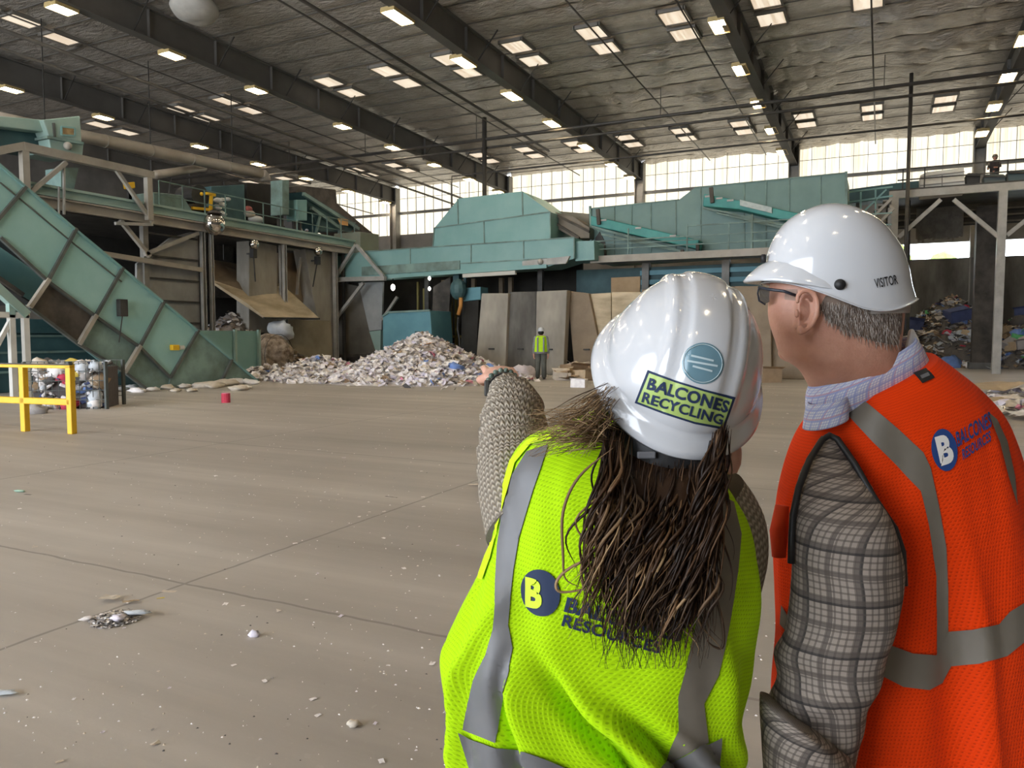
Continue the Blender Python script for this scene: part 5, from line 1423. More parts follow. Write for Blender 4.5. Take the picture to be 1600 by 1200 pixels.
loft(tube_rings(sp2, 32), 6, lambda u, v, t, p: 0.004 * noise.noise(Vector((u * 8, v * 14, 5)))).build('sweater_sleeve', sweater_m, W, smooth=True, merge=1e-5)
# body: head, neck, torso core, arms and hands as one skin
hd = onD(1056, 612, 1.17)
B_ = MB()
for q in (MB().sphere(hd, 1.0, 28, 20, (0.072, 0.088, 0.105), Matrix.Rotation(YAW, 3, 'Z')),
          cap_tube([hd + Vector((0, 0, -0.05)) - HF * 0.01, onD(1035, 740, 1.185), onD(1020, 800, 1.2)], [.060, .056, .075], 18),
          cap_tube([onD(1010, 790, 1.2), onD(960, 1000, 1.21), onD(925, 1260, 1.22)], [.095, .095, .10], 20),
          cap_tube([onD(1000, 770, 1.21), onD(860, 745, 1.21), onD(812, 770, 1.24), onD(802, 690, 1.38), onD(800, 640, 1.5), onD(786, 603, 1.64), onD(778, 597, 1.68)], [.06, .05, .045, .043, .036, .026, .025], 16),
          cap_tube([onD(1000, 770, 1.21), onD(1112, 800, 1.22), onD(1135, 900, 1.26), onD(1118, 985, 1.33), onD(1040, 990, 1.52), onD(1020, 985, 1.58)], [.06, .045, .042, .04, .03, .026], 16)):
    B_.add(q.v, q.f)
def hand(wr, fwd, upv, sidev, curl_index=False, s=1.0):
    """palm with five fingers; fwd points to the knuckles, upv is the back of the hand, sidev points to the thumb"""
    m = MB()
    T = Matrix((sidev, fwd, upv)).transposed()
    q = MB().sphere(wr + fwd * 0.045 * s, 1.0, 16, 12, (0.041 * s, 0.05 * s, 0.021 * s), T); m.add(q.v, q.f)
    for k in range(4):
        off = sidev * (0.030 - 0.0195 * k) * s; L = (0.042, 0.046, 0.043, 0.034)[k] * s
        a = wr + fwd * (0.088 - 0.004 * abs(k - 1)) * s + off + upv * 0.004
        if k == 0 and not curl_index: pts = [a, a + fwd * L, a + fwd * (L * 1.62) - upv * .003, a + fwd * (L * 2.1) - upv * .008]
        else: pts = [a, a + fwd * L * .75 - upv * L * .55, a + fwd * L * .35 - upv * L * 1.15, a - fwd * L * .05 - upv * L * .95]
        q = cap_tube(pts, [.0098 * s, .0088 * s, .0080 * s, .0070 * s], 10); m.add(q.v, q.f)
    a = wr + fwd * 0.022 * s + sidev * 0.030 * s
    q = cap_tube([a, a + fwd * .03 * s + sidev * .016 * s - upv * .010 * s, a + fwd * .055 * s + sidev * .006 * s - upv * .022 * s], [.0125 * s, .0105 * s, .0085 * s], 10); m.add(q.v, q.f)
    return m
hw = onD(786, 592, 1.66); hf = (onD(776, 576, 1.80) - hw).normalized(); hs_ = (-RT - hf * (-RT).dot(hf)).normalized() ; hu = hf.cross(hs_); hu = hu if hu.z > 0 else -hu
q = hand(hw, hf, hu, -hs_ if False else hs_, False, 1.0); B_.add(q.v, q.f)
q = hand(onD(1035, 992, 1.55), (-RT * .5 + HF).normalized(), Z3, (-RT - HF * .5).normalized(), True, .95); B_.add(q.v, q.f)
# face (turned away), right ear
fd = (HF * 0.93 - RT * 0.36).normalized()
for c_, r_ in ((hd + fd * 0.095 + Z3 * -0.01, .014), (hd + fd * 0.085 + Z3 * 0.012, .011), (hd + fd * 0.075 + Z3 * -0.075, .022)):
    q = MB().sphere(c_, r_, 12, 8); B_.add(q.v, q.f)
for e_ in (-1, 1):
    q = MB().sphere(hd + fd * 0.078 + fd.cross(Z3) * 0.032 * e_ + Z3 * 0.02, .013, 12, 8); B_.add(q.v, q.f)
ec = onD(1141, 713, 1.165)
q = MB().tube([ec + RT * (math.cos(a) * .013 + .002) + Z3 * math.sin(a) * .026 + HF * .004 * math.cos(a) for a in [k * PI / 10 - 1.2 for k in range(20)]], .0055, 8); B_.add(q.v, q.f)
q = MB().sphere(ec - RT * .006, 1.0, 12, 8, (.012, .007, .022)); B_.add(q.v, q.f)
q = cap_tube([hd + RT * .06 - Z3 * .02, ec - RT * .01], [.03, .012], 10); B_.add(q.v, q.f)
fuse(B_, 'body', skin, W, 0.0045, 2)
# bead bracelet and watch
m = MB(); d0 = (sp[1][0] - sp[0][0]).normalized(); bc = sp[0][0] - d0 * 0.006; a1 = d0.cross(Z3).normalized(); a2 = d0.cross(a1)
for k in range(18):
    a = 2 * PI * k / 18; m.sphere(bc + (a1 * math.cos(a) + a2 * math.sin(a)) * 0.0335, 0.0062, 10, 7)
m.build('bead_bracelet', pm('jade_beads', (0.10, 0.14, 0.11), (0.20, 0.25, 0.20), 60.0, 0.25), W, smooth=True)
m = MB(); wc = sp[1][0]
loft(tube_rings([(bc - d0 * -0.012, .034), (bc + d0 * 0.028, .038)], 24), 1).build('watch_strap', blk, W, smooth=True)
MB().box(bc + d0 * 0.02 - RT * 0.037, (0.012, 0.03, 0.034), YAW).build('watch_case', steel_d, W, bevel=0.003)

# hard hat, tipped back and to the right
e_, rl = math.radians(41), math.radians(13)
upr = Z3 * math.cos(rl) + RT * math.sin(rl); rtr = RT * math.cos(rl) - Z3 * math.sin(rl)
hn = upr * math.cos(e_) - HF * math.sin(e_); hwv = HF * math.cos(e_) + upr * math.sin(e_); hu_ = rtr
HC = onD(1059, 584, 1.17)
def wridge(s, f, h):
    k = sm(0.035, 0.075, h) * 0.75
    z = 0.0042 * (sm(-.030, -.024, s) * (1 - sm(.024, .030, s)))
    z -= 0.0045 * (sm(.052, .066, abs(s)))
    z += 0.0035 * (1 - sm(.004, .009, abs(abs(s) - .050)))
    return z * k
HH = helmet_dome(HC, hu_, hwv, hn, 0.1165, 0.142, 0.150, wridge, lip=0.0125, nphi=120, nth=44)
hat = HH.build('hard_hat', white_m, W, smooth=True, solid=0.0025)
HB = bvh_of(HH)
# front brim
m = MB(); vs = []; nb = 28
for i in range(nb + 1):
    ph = PI * (0.12 + 0.76 * i / nb); ex = 0.032 * math.sin(PI * i / nb)
    for rr, dz in ((1.06, -0.008), (1.06 + ex / .14, -0.014)): vs.append(HC + hu_ * (math.cos(ph) * .1165 * rr) + hwv * (math.sin(ph) * .142 * rr) + hn * dz)
m.add(vs, [(2 * i, 2 * i + 1, 2 * i + 3, 2 * i + 2) for i in range(nb)])
m.build('brim', white_m, hat, smooth=True, solid=0.003)
stk = pm('sticker_green', (0.36, 0.48, 0.13), (0.40, 0.53, 0.15), 8.0, 0.35)
def on_hat(name, mb, mat, h=hat): return mb.build(name, mat, h, smooth=True)
on_hat('sticker_border', decal([(1013, 578), (1055, 594), (1100, 608), (1148, 620), (1130, 670), (1085, 661), (1038, 646), (993, 629)], HB, 0.0020, 6), navy)
on_hat('sticker', decal([(1016, 583), (1055, 597), (1100, 611), (1143, 623), (1127, 665), (1085, 657), (1038, 642), (998, 627)], HB, 0.0028, 6), stk)
on_hat('sticker_lettering', lettering('BALCONES', (1012, 608), (1134, 644), 19, HB, 0.0036, 0.035, 6), navy)
on_hat('sticker_lettering', lettering('RECYCLING', (1004, 627), (1126, 662), 16, HB, 0.0036, 0.03, 6), navy)
on_hat('round_sticker', decal(ellipse(1098, 568, 32, 32), HB, 0.0020, 6), pm('grey_blue_sticker', (0.14, 0.25, 0.30), None, rough=0.3, coat=0.3))
ringp = ellipse(1098, 568, 29, 29, 0, 36); 
m = MB(); pr_ = [onto(HB, x, y, 0.0028) for x, y in ringp]; m.tube([p for p in pr_ if p is not None] + [pr_[0]], 0.0005, 5); on_hat('sticker_ring', m, pm('pale_ring', (0.5, 0.6, 0.62)))
m = MB()
for yy, x0, x1 in ((560, 1080, 1114), (568, 1074, 1120), (576, 1082, 1112)):
    q = ribbon([(x0, yy - 4), ((x0 + x1) / 2, yy), (x1, yy + 4)], 3, HB, 0.0028, 6); m.add(q.v, q.f)
on_hat('sticker_text_lines', m, MATS['pale_ring'])
on_hat('accessory_slot', decal([(946, 525), (951, 522), (950, 544), (945, 546)], HB, 0.001, 6), blk)
# nape strap and buckle of the harness
loft([ring((962, 628), (1142, 664), 1.15, .070, 48), ring((960, 690), (1136, 712), 1.142, .076, 48), ring((985, 738), (1120, 748), 1.13, .062, 48)], 3, None, (False, False)).build('nape_strap', blk, hat, smooth=True, solid=0.003)
MB().box(onD(1010, 711, 1.064), (0.026, 0.006, 0.010), YAW).build('buckle', pm('grey_buckle', (0.16, 0.16, 0.17)), hat, bevel=0.002)

# hair: dark mass with long wavy locks
hair_m = NG('brown_hair'); gi = hair_m.n('NewGeometry')
hair_m.set(Base_Color=hair_m.ramp(gi.outputs['Random Per Island'], (0.0, (0.010, 0.005, 0.002)), (0.5, (0.024, 0.011, 0.005)), (0.8, (0.055, 0.026, 0.011)), (0.95, (0.10, 0.05, 0.022)), (1.0, (0.17, 0.09, 0.04))), Roughness=0.5, Specular_IOR_Level=0.22)
hair_l = NG('blond_hair_ends'); gi = hair_l.n('NewGeometry')
hair_l.set(Base_Color=hair_l.ramp(gi.outputs['Random Per Island'], (0.0, (0.025, 0.014, 0.008)), (0.4, (0.075, 0.043, 0.022)), (0.8, (0.17, 0.10, 0.05)), (1.0, (0.36, 0.23, 0.115))), Roughness=0.5, Specular_IOR_Level=0.25)
hr_rings = [ring((958, 676), (1138, 690), 1.15, .045, 40), ring((948, 700), (1140, 712), 1.135, .05, 40), ring((942, 740), (1126, 748), 1.085, .04, 40), ring((948, 800), (1122, 808), 1.068, .034, 40), ring((955, 860), (1112, 868), 1.058, .030, 40), ring((965, 920), (1100, 928), 1.052, .024, 40), ring((985, 960), (1085, 965), 1.05, .012, 40), ring((1015, 985), (1060, 987), 1.05, .004, 40)]
hm = loft(hr_rings, 5, lambda u, v, t, p: 0.006 * noise.noise(Vector((u * 40, v * 6, 1))))
def lock(m, pts, r, n=5):
    N = len(pts); m.tube(pts, [max(0.0003, r * (0.25 + .75 * sm(0, .2, k / (N - 1))) * (0.75 + .4 * math.sin(PI * k / (N - 1))) * (1 - (k / (N - 1)) ** 3 * .92)) for k in range(N)], n, cap=False)
def wavy(x0, y0, x1, y1, d0, d1, amp, fr, ph, n=20, bow=0.0):
    out = []
    for k in range(n):
        t = k / (n - 1); w_ = amp * sm(0.05, 0.5, t)
        x = x0 + (x1 - x0) * t + w_ * math.sin(fr * t * 6.28 + ph) + bow * math.sin(PI * t)
        y = y0 + (y1 - y0) * t
        out.append(onD(x, y, d0 + (d1 - d0) * min(1, t * 2.2) + 0.010 * math.cos(fr * t * 6.28 + ph) * (w_ / max(amp, .1))))
    return out
HR = random.Random(3)
hm2 = MB(); hm2.add(hm.v, hm.f)
for k in range(560):
    t = HR.random(); x0 = 950 + 188 * t + HR.uniform(-6, 6); y0 = 650 + 78 * min(1.0, 1.9 * math.sin(min(1.0, t * 1.06) * PI)) + HR.uniform(-10, 36)
    ln = HR.uniform(0.5, 1.0); x1 = 925 + 190 * t + HR.uniform(-30, 22); y1 = y0 + ln * HR.uniform(270, 350)
    lock(hm2, wavy(x0, y0, x1, min(y1, 1045), HR.uniform(1.05, 1.075), HR.uniform(1.018, 1.045), HR.uniform(5, 16), HR.uniform(1.0, 2.1), HR.uniform(0, 6), 20), HR.uniform(0.0009, 0.0024))
hm2.build('hair', hair_m.m, W, smooth=True)
hl = MB()
for k in range(70):   # lighter locks on the left side of the fall
    x0 = HR.uniform(945, 990); y0 = HR.uniform(660, 720)
    lock(hl, wavy(x0, y0, HR.uniform(885, 1010), HR.uniform(880, 1010), 1.09, HR.uniform(1.012, 1.035), HR.uniform(6, 20), HR.uniform(1.1, 2.3), HR.uniform(0, 6), 24, HR.uniform(-14, 6)), HR.uniform(0.0010, 0.0026))
for k in range(26):
    x0 = HR.uniform(1000, 1110); lock(hl, wavy(x0, HR.uniform(780, 850), x0 + HR.uniform(-25, 25), HR.uniform(950, 1040), 1.03, 1.02, HR.uniform(8, 18), HR.uniform(1.2, 2.0), HR.uniform(0, 6), 20), HR.uniform(0.0010, 0.0024))
hw_ = MB()
for k in range(320):  # fine wisps blown over the left shoulder
    x0, y0 = HR.uniform(945, 985), HR.uniform(585, 700); t = HR.random()
    lock(hw_, wavy(x0, y0, HR.uniform(822, 935), HR.uniform(640, 715), 1.14, HR.uniform(1.04, 1.12), HR.uniform(2, 7), HR.uniform(.6, 1.6), HR.uniform(0, 6), 14), HR.uniform(0.0003, 0.0008), 4)
hair_w = NG('fair_wisps'); gi = hair_w.n('NewGeometry')
hair_w.set(Base_Color=hair_w.ramp(gi.outputs['Random Per Island'], (0.0, (0.06, 0.033, 0.016)), (0.4, (0.19, 0.11, 0.055)), (1.0, (0.44, 0.30, 0.16))), Roughness=0.5, Specular_IOR_Level=0.25)
hw_.build('hair_wisps', hair_w.m, W, smooth=True)
for pts in ([(958, 700), (905, 745), (880, 800), (880, 870), (884, 905), (910, 918)], [(975, 860), (905, 880), (872, 905), (876, 925), (925, 915), (945, 880)], [(1100, 880), (1118, 930), (1130, 980), (1128, 1012), (1108, 1005), (1100, 985)]):
    q = resample([[onD(x, y, 1.035)] for x, y in pts], 6); lock(hl, [r[0] for r in q], 0.0022)
hl.build('hair_locks', hair_l.m, W, smooth=True)
legs(W, wbase, 0.80, 0.14, denim, 0.088, 0.20, HF)

# ------------------------------------------------------------------------------------------------ the man in orange
DM = 1.41
mbase = onD(1430, 800, DM); mbase.z = 0
P_ = thing('person', 'person in orange vest, plaid shirt and white visitor hard hat', 'person', mbase)
MR = [((1292, 626), (1440, 550), .06, .126), ((1272, 650), (1470, 572), .095, .137), ((1250, 686), (1512, 606), .125, .142), ((1234, 735), (1550, 652), .15, .145), ((1222, 790), (1576, 722), .16, .145), ((1216, 860), (1592, 800), .165, .15), ((1219, 935), (1606, 880), .168, .15), ((1221, 1000), (1620, 960), .17, .15),
      ((1214, 1080), (1632, 1050), .17, .15), ((1212, 1150), (1640, 1130), .172, .155), ((1212, 1220), (1650, 1210), .175, .16), ((1214, 1310), (1655, 1305), .175, .16)]
def mfold(u, v, t, p):
    near = 1.0 if u > 0.5 else 0.3
    f = 0.007 * noise.noise(Vector((u * 22, v * 1.6, 3.0))) + 0.004 * noise.noise(Vector((u * 40 + v * 3, v * 3, 7.0)))
    q = 0.014 * math.exp(-((u - 0.775) / 0.010) ** 2) - 0.020 * math.exp(-((u - 0.748) / 0.018) ** 2)
    return (near * f + q * sm(.35, .6, t)) * sm(0.10, 0.35, t)
mv = loft([ring(L, Rr, DM, b, 120, 2.3, bn) for L, Rr, b, bn in MR], 7, mfold)
MBV = bvh_of(mv)
mvo = mv.build('vest', orange_m, P_, smooth=True, merge=1e-5)
def on_mv(name, mb, mat): return mb.build(name, mat, mvo, smooth=True)
on_mv('reflective_stripe', decal([(1337, 615), (1370, 642), (1405, 672), (1442, 707), (1453, 731), (1466, 790), (1478, 855), (1481, 920), (1481, 990), (1478, 1040), (1462, 1030), (1462, 901), (1450, 820), (1438, 767), (1400, 727), (1364, 691), (1318, 641)], MBV, 0.0024), refl_b)
on_mv('reflective_stripe', decal([(1337, 614), (1318, 642), (1296, 655), (1276, 668), (1285, 650), (1310, 628)], MBV, 0.0024), refl_b)
on_mv('reflective_band', decal([(1388, 1006), (1425, 1020), (1460, 1023), (1470, 1005), (1481, 986), (1520, 983), (1558, 975), (1576, 955), (1606, 936), (1610, 992), (1572, 1024), (1530, 1036), (1484, 1040), (1470, 1066), (1450, 1077), (1410, 1072), (1376, 1054)], MBV, 0.0034), refl_b)
on_mv('reflective_stripe', decal([(1541, 643), (1556, 656), (1572, 690), (1584, 745), (1588, 790), (1574, 745), (1560, 690)], MBV, 0.0024), refl_b)
on_mv('reflective_stripe', decal([(1222, 945), (1240, 975), (1242, 1000), (1220, 975)], MBV, 0.0024), refl_b)
on_mv('logo_disc', decal(ellipse(1474, 703, 20, 33, -0.15), MBV, 0.0030), navy_b)
on_mv('logo_letter', lettering('B', (1468, 728), (1490, 721), 46, MBV, 0.0042, 0.05, 8, skew=(-0.22, -0.97)), print_w)
on_mv('company_lettering', lettering('BALCONES', (1494, 699), (1547, 667), 24, MBV, 0.0036, 0.025, 8, skew=(-0.15, -0.98)), navy_b)
on_mv('company_lettering', lettering('RESOURCES', (1502, 719), (1546, 689), 17, MBV, 0.0036, 0.025, 8, skew=(-0.1, -0.98)), navy_b)
on_mv('neck_patch', decal([(1428, 585), (1448, 577), (1459, 591), (1440, 600)], MBV, 0.0032), blk)
on_mv('neck_patch_mark', decal([(1436, 588), (1448, 583), (1451, 588), (1439, 593)], MBV, 0.0042), refl)
on_mv('collar_piping', ribbon([(1290, 640), (1304, 622), (1320, 612), (1345, 607), (1385, 590), (1412, 575), (1440, 560)], 10, MBV, 0.005, 6), blk)
# front pocket flap at the left edge of the vest
m = MB(); m.tube([onD(1222, 790, 1.33), onD(1217, 830, 1.33), onD(1217, 870, 1.33)], [0.012, 0.016, 0.012], 10); m.build('pocket_edge', pm('bright_orange', (0.95, 0.07, 0.01)), mvo, smooth=True)
# sleeve and rolled forearm
SR = [((1286, 682), (1306, 686), 1.30, .018), ((1266, 715), (1328, 722), 1.272, .034), ((1251, 755), (1360, 765), 1.24, .052), ((1243, 805), (1388, 815), 1.215, .07), ((1241, 860), (1402, 868), 1.21, .072), ((1241, 910), (1403, 915), 1.21, .07), ((1236, 955), (1396, 962), 1.21, .068), ((1223, 1005), (1386, 1010), 1.21, .066),
      ((1214, 1050), (1372, 1055), 1.21, .064), ((1212, 1095), (1352, 1100), 1.215, .062), ((1205, 1140), (1340, 1142), 1.22, .06), ((1196, 1190), (1332, 1192), 1.23, .058), ((1194, 1260), (1326, 1260), 1.25, .055)]
def slfold(u, v, t, p):
    f = 0.004 * noise.noise(Vector((u * 10, v * 12, 3.0)))
    f += 0.006 * math.sin(v * 75 + u * 9) * sm(.5, .62, t) * (1 - sm(.80, .9, t)) * (1 if .3 < u < .75 else .3)
    return f
msl = loft([ring(L, Rr, d, b, 48, 2.1) for L, Rr, d, b in SR], 5, slfold)
msl.build('shirt_sleeve', plaid_m, P_, smooth=True, merge=1e-5)
m = loft([ring((1191, 1092), (1262, 1132), 1.17, .05, 40, 2.1), ring((1190, 1120), (1300, 1158), 1.175, .058, 40, 2.1), ring((1194, 1175), (1328, 1190), 1.185, .062, 40, 2.1), ring((1197, 1260), (1330, 1262), 1.20, .06, 40, 2.1)], 4, lambda u, v, t, p: 0.003 * noise.noise(Vector((u * 9, v * 20, 8))))
m.build('rolled_cuff', plaid_m, P_, smooth=True, merge=1e-5)
m = MB(); m.tube([onD(x, y, d) for x, y, d in ((1236, 880, 1.20), (1237, 840, 1.20), (1239, 805, 1.205), (1248, 762, 1.215), (1265, 718, 1.24), (1284, 688, 1.265), (1296, 680, 1.27), (1308, 686, 1.265), (1335, 724, 1.24), (1369, 784, 1.20), (1398, 826, 1.19), (1410, 862, 1.19), (1413, 915, 1.19))], 0.0055, 8)
m.build('armhole_piping', blk, mvo, smooth=True)
# far sleeve
fs_ = [(onD(1520, 700, 1.55), .07), (onD(1560, 800, 1.58), .068), (onD(1570, 930, 1.58), .06), (onD(1540, 1040, 1.62), .052), (onD(1450, 1080, 1.72), .045)]
loft(tube_rings(fs_, 28), 4).build('shirt_sleeve', plaid_m, P_, smooth=True, merge=1e-5)

# head, neck, ear, arms, hands: one skin
DH = 1.33
mh = onD(1303, 478, DH)
fdm = (-RT * 0.94 + HF * 0.34).normalized(); sdm = Vector((fdm.y, -fdm.x, 0)); sdm = sdm if sdm.dot(HF) < 0 else -sdm   # sdm: the ear side turned to us
HRD = {9: 1.335, 10: 1.348, 11: 1.362, 12: 1.38, 13: 1.39}
HRG = [((1245, 380), (1375, 385), .05), ((1218, 410), (1400, 415), .072), ((1207, 440), (1408, 445), .078), ((1204, 465), (1409, 470), .079), ((1203, 490), (1407, 493), .078), ((1207, 512), (1405, 515), .075), ((1214, 532), (1403, 535), .071), ((1219, 549), (1402, 550), .067), ((1230, 563), (1402, 563), .062), ((1250, 577), (1403, 577), .058), ((1263, 598), (1405, 594), .055), ((1272, 620), (1408, 612), .052), ((1282, 650), (1412, 640), .050), ((1290, 690), (1415, 680), .045)]
head = loft([ring(L, Rr, HRD.get(k, DH), b, 48, 2.15) for k, (L, Rr, b) in enumerate(HRG)], 3)
MBd = MB(); MBd.add(head.v, head.f)
def add(q): MBd.add(q.v, q.f)
hr_ = lambda f, s, z: mh + fdm * f + sdm * s + Z3 * z
add(cap_tube([hr_(.088, -.006, .012), hr_(.100, -.006, -.010), hr_(.093, -.006, -.02)], [.009, .0105, .010], 10))       # nose
add(MB().sphere(hr_(.084, .016, .014), 1.0, 12, 8, (.012, .012, .010)))                                      # brow by the eye
add(MB().sphere(hr_(.084, -.030, .010), .013, 12, 8)); add(MB().sphere(hr_(.080, .030, .004), .012, 12, 8))  # eyelids
add(cap_tube([hr_(.084, -.024, -.052), hr_(.090, -.004, -.050), hr_(.085, .016, -.052)], [.006, .0075, .006], 8)) # upper lip
add(cap_tube([hr_(.082, -.022, -.060), hr_(.088, -.004, -.060), hr_(.083, .014, -.060)], [.006, .008, .006], 8))  # lower lip
add(MB().sphere(hr_(.070, -.004, -.082), 1.0, 14, 10, (.022, .024, .018)))                                       # chin
# ear
ec = onD(1258, 492, 1.26)
epx = lambda x, y, d: onD(x, y, d)
EP = [(1246, 474), (1247, 462), (1255, 455), (1266, 456), (1274, 464), (1277, 478), (1275, 494), (1268, 508), (1258, 517), (1249, 521)]
eq = resample([[epx(x, y, 1.247)] for x, y in EP], 4)
add(MB().tube([r[0] for r in eq], [0.0036 + 0.0012 * math.sin(PI * k / (len(eq) - 1)) for k in range(len(eq))], 9))
add(MB().sphere(epx(1251, 516, 1.249), 1.0, 12, 9, (.007, .006, .0085)))
back = [epx(x, y, 1.2635) for x, y in [(1247, 474), (1255, 459), (1268, 460), (1274, 478), (1270, 502), (1256, 517), (1247, 512), (1248, 492)]]
q = MB().prism(back, HF * 0.016); add(q)
ah = resample([[epx(x, y, 1.2535)] for x, y in ((1259, 466), (1266, 474), (1268, 486), (1264, 499), (1256, 506))], 4)
add(MB().tube([r[0] for r in ah], 0.0030, 8))
add(MB().sphere(epx(1245, 490, 1.253), 1.0, 10, 8, (.0045, .005, .008)))
# trunk, arms, hands
add(cap_tube([onD(1362, 620, 1.385), onD(1405, 790, 1.43), onD(1425, 1000, 1.42), onD(1430, 1250, 1.42)], [.045, .105, .11, .115], 20))
add(cap_tube([onD(1400, 745, 1.44), onD(1320, 775, 1.29), onD(1322, 870, 1.22), onD(1290, 1090, 1.22), onD(1260, 1240, 1.24), onD(1215, 1330, 1.34)], [.05, .04, .045, .042, .036, .028], 16))
add(hand(onD(1213, 1335, 1.35), (fdm * .8 - Z3 * .3).normalized(), sdm, (Z3 * .8 + fdm * .3).normalized(), True, 1.08))
add(cap_tube([onD(1440, 720, 1.45), onD(1520, 720, 1.55), onD(1570, 900, 1.58), onD(1540, 1040, 1.62), onD(1440, 1085, 1.74)], [.06, .05, .045, .04, .028], 16))
add(hand(onD(1435, 1088, 1.75), (-RT * .9 + HF * .3).normalized(), -sdm, Z3, True, 1.08))
fuse(MBd, 'body', skin2, P_, 0.0028, 1)
HDB = bvh_of(head)
# grey cropped hair below the hat
hb = MB(); hpoly = [(1281, 478), (1287, 490), (1296, 500), (1314, 512), (1338, 523), (1364, 533), (1403, 540), (1409, 500), (1409, 462), (1340, 462), (1290, 462)]
scalp = decal(hpoly, HDB, 0.0012, 6)
scalp.build('hair', pm('grey_scalp_hair', (0.15, 0.10, 0.075), (0.27, 0.20, 0.155), 60.0, 0.7, stretch=(1, 1, .25)), P_, smooth=True)
def inside(p, poly):
    c = False; n = len(poly)
    for i in range(n):
        (x1, y1), (x2, y2) = poly[i], poly[(i + 1) % n]
        if (y1 > p[1]) != (y2 > p[1]) and p[0] < (x2 - x1) * (p[1] - y1) / (y2 - y1) + x1: c = not c
    return c
for k in range(1500):
    p = (HR.uniform(1280, 1412), HR.uniform(472, 546))
    if not inside(p, hpoly) or HR.random() < (p[1] - 495) / 70: continue
    a = onto(HDB, p[0], p[1], 0.0010); L_ = HR.uniform(7, 15); b = onto(HDB, min(p[0] + HR.uniform(-4, 5), 1406), p[1] + L_, 0.0028)
    if a is None or b is None: continue
    hb.tube([a, a.lerp(b, .5) + (CP - a).normalized() * 0.0012, b], [.0005, .00045, .0002], 4, cap=False)
hg = NG('grey_hair'); gi = hg.n('NewGeometry')
hg.set(Base_Color=hg.ramp(gi.outputs['Random Per Island'], (0.0, (0.10, 0.068, 0.05)), (0.5, (0.24, 0.18, 0.14)), (1.0, (0.58, 0.52, 0.46))), Roughness=0.5)
hb.build('hair_strands', hg.m, P_, smooth=True)
on = decal([(1228, 452), (1246, 452), (1244, 470), (1226, 468)], HDB, 0.0008, 6); on.build('sideburn', pm('sideburn_grey', (0.34, 0.22, 0.17), (0.44, 0.28, 0.21), 80.0, .7), P_, smooth=True)

# visitor hat: smooth bump cap with a short peak
MH = onD(1309, 455, DH)
capR = [((1196, 441), (1421, 466), .098), ((1197, 436), (1419, 461), .097), ((1199, 425), (1415, 447), .095), ((1201, 405), (1410, 420), .093), ((1208, 382), (1402, 395), .088), ((1219, 361), (1388, 372), .080), ((1235, 343), (1369, 350), .068), ((1256, 330), (1345, 334), .050), ((1278, 322), (1322, 324), .026), ((1295, 320), (1303, 320), .006)]
rg = []
for k, (L, Rr, b) in enumerate(capR):
    r = ring(L, Rr, DH, b, 96, 2.1)
    fall = max(0.0, 1 - k / 4.0)
    for i in range(96):
        t = 2 * PI * i / 96; sx = math.sin(t); cx = math.cos(t)
        if sx < 0: r[i] = r[i] - Z3 * (0.056 * (-sx) ** 1.3 * max(0.0, .58 + (.35 * cx - .9 * cx * cx if cx > 0 else .6 * cx)) * fall ** 1.2)
        else: r[i] = r[i] + Z3 * (0.004 * sx * fall)
    rg.append(r)
lip = [p + (p - sum(rg[0], Vector()) / 96) * 0.035 - Z3 * 0.002 for p in rg[0]]
cap_ = loft([lip] + rg, 4, None, (False, True))
vh = cap_.build('hard_hat', white_m, P_, smooth=True, solid=0.002, merge=1e-5)
CB = bvh_of(cap_)
# peak
m = MB(); vs = []; n = 30; c0 = sum(rg[0], Vector()) / 96
for i in range(n + 1):
    a = PI + (i / n - .5) * PI * 0.80
    t = a; k = int(round((t / (2 * PI)) * 96)) % 96
    base_ = rg[1][k]; out = (base_ - c0); out.z = 0; out.normalize()
    ex = 0.036 * max(0.0, math.cos((i / n - .5) * PI)) ** 0.8
    for q_, dz in ((-0.05, 0.034), (.30, .026), (.75, .010), (1.0, -0.002), (.95, -.006), (0.1, -0.004)): vs.append(base_ + (out * .5 + fdm * .5).normalized() * ex * q_ + Z3 * (dz * (ex / .04)))
m.add(vs, [(6 * i + j, 6 * i + j + 1, 6 * i + 7 + j, 6 * i + 6 + j) for i in range(n) for j in range(5)])
m.build('peak', white_m, vh, smooth=True)
on_hat('hat_lettering', lettering('VISITOR', (1367, 451), (1402, 444), 15, CB, 0.0022, 0.012, 6), blk, vh)
m = MB(); p = onto(CB, 1312, 445, 0.0015); dn = (p - MH); dn.z *= .3; dn.normalize()
m.tube([p, p + dn * 0.004], [.0092, .0085], 20); on_hat('adjuster_knob', m, blk, vh)
m = MB()
for x, y in [(1211 + 6 * k + (k % 2), 416 + 1.8 * k) for k in range(5)] + [(1213 + 6 * k, 424 + 1.7 * k) for k in range(4)] + [(1217, 433), (1225, 437), (1237, 423), (1233, 431)]:
    q = decal(ellipse(x, y, 1.3, 1.3, 0, 8), CB, 0.0008, 6); m.add(q.v, q.f)
on_hat('vent_holes', m, blk, vh)
on_hat('peak_clip', decal([(1189, 401), (1195, 396), (1196, 408), (1191, 411)], CB, 0.002, 6) if onto(CB, 1193, 403, 0) else MB().box(onD(1193, 404, 1.33), (.006, .01, .014)), blk, vh)
MB().box(onD(1193, 404, 1.335), (.007, .012, .014), YAW).build('peak_clip', blk, vh, bevel=.002)
loft([ring((1290, 484), (1408, 478), DH, .086, 40), ring((1292, 494), (1407, 490), DH, .083, 40)], 2).build('hat_headband', pm('grey_band', (0.30, 0.27, 0.24)), vh, smooth=True)
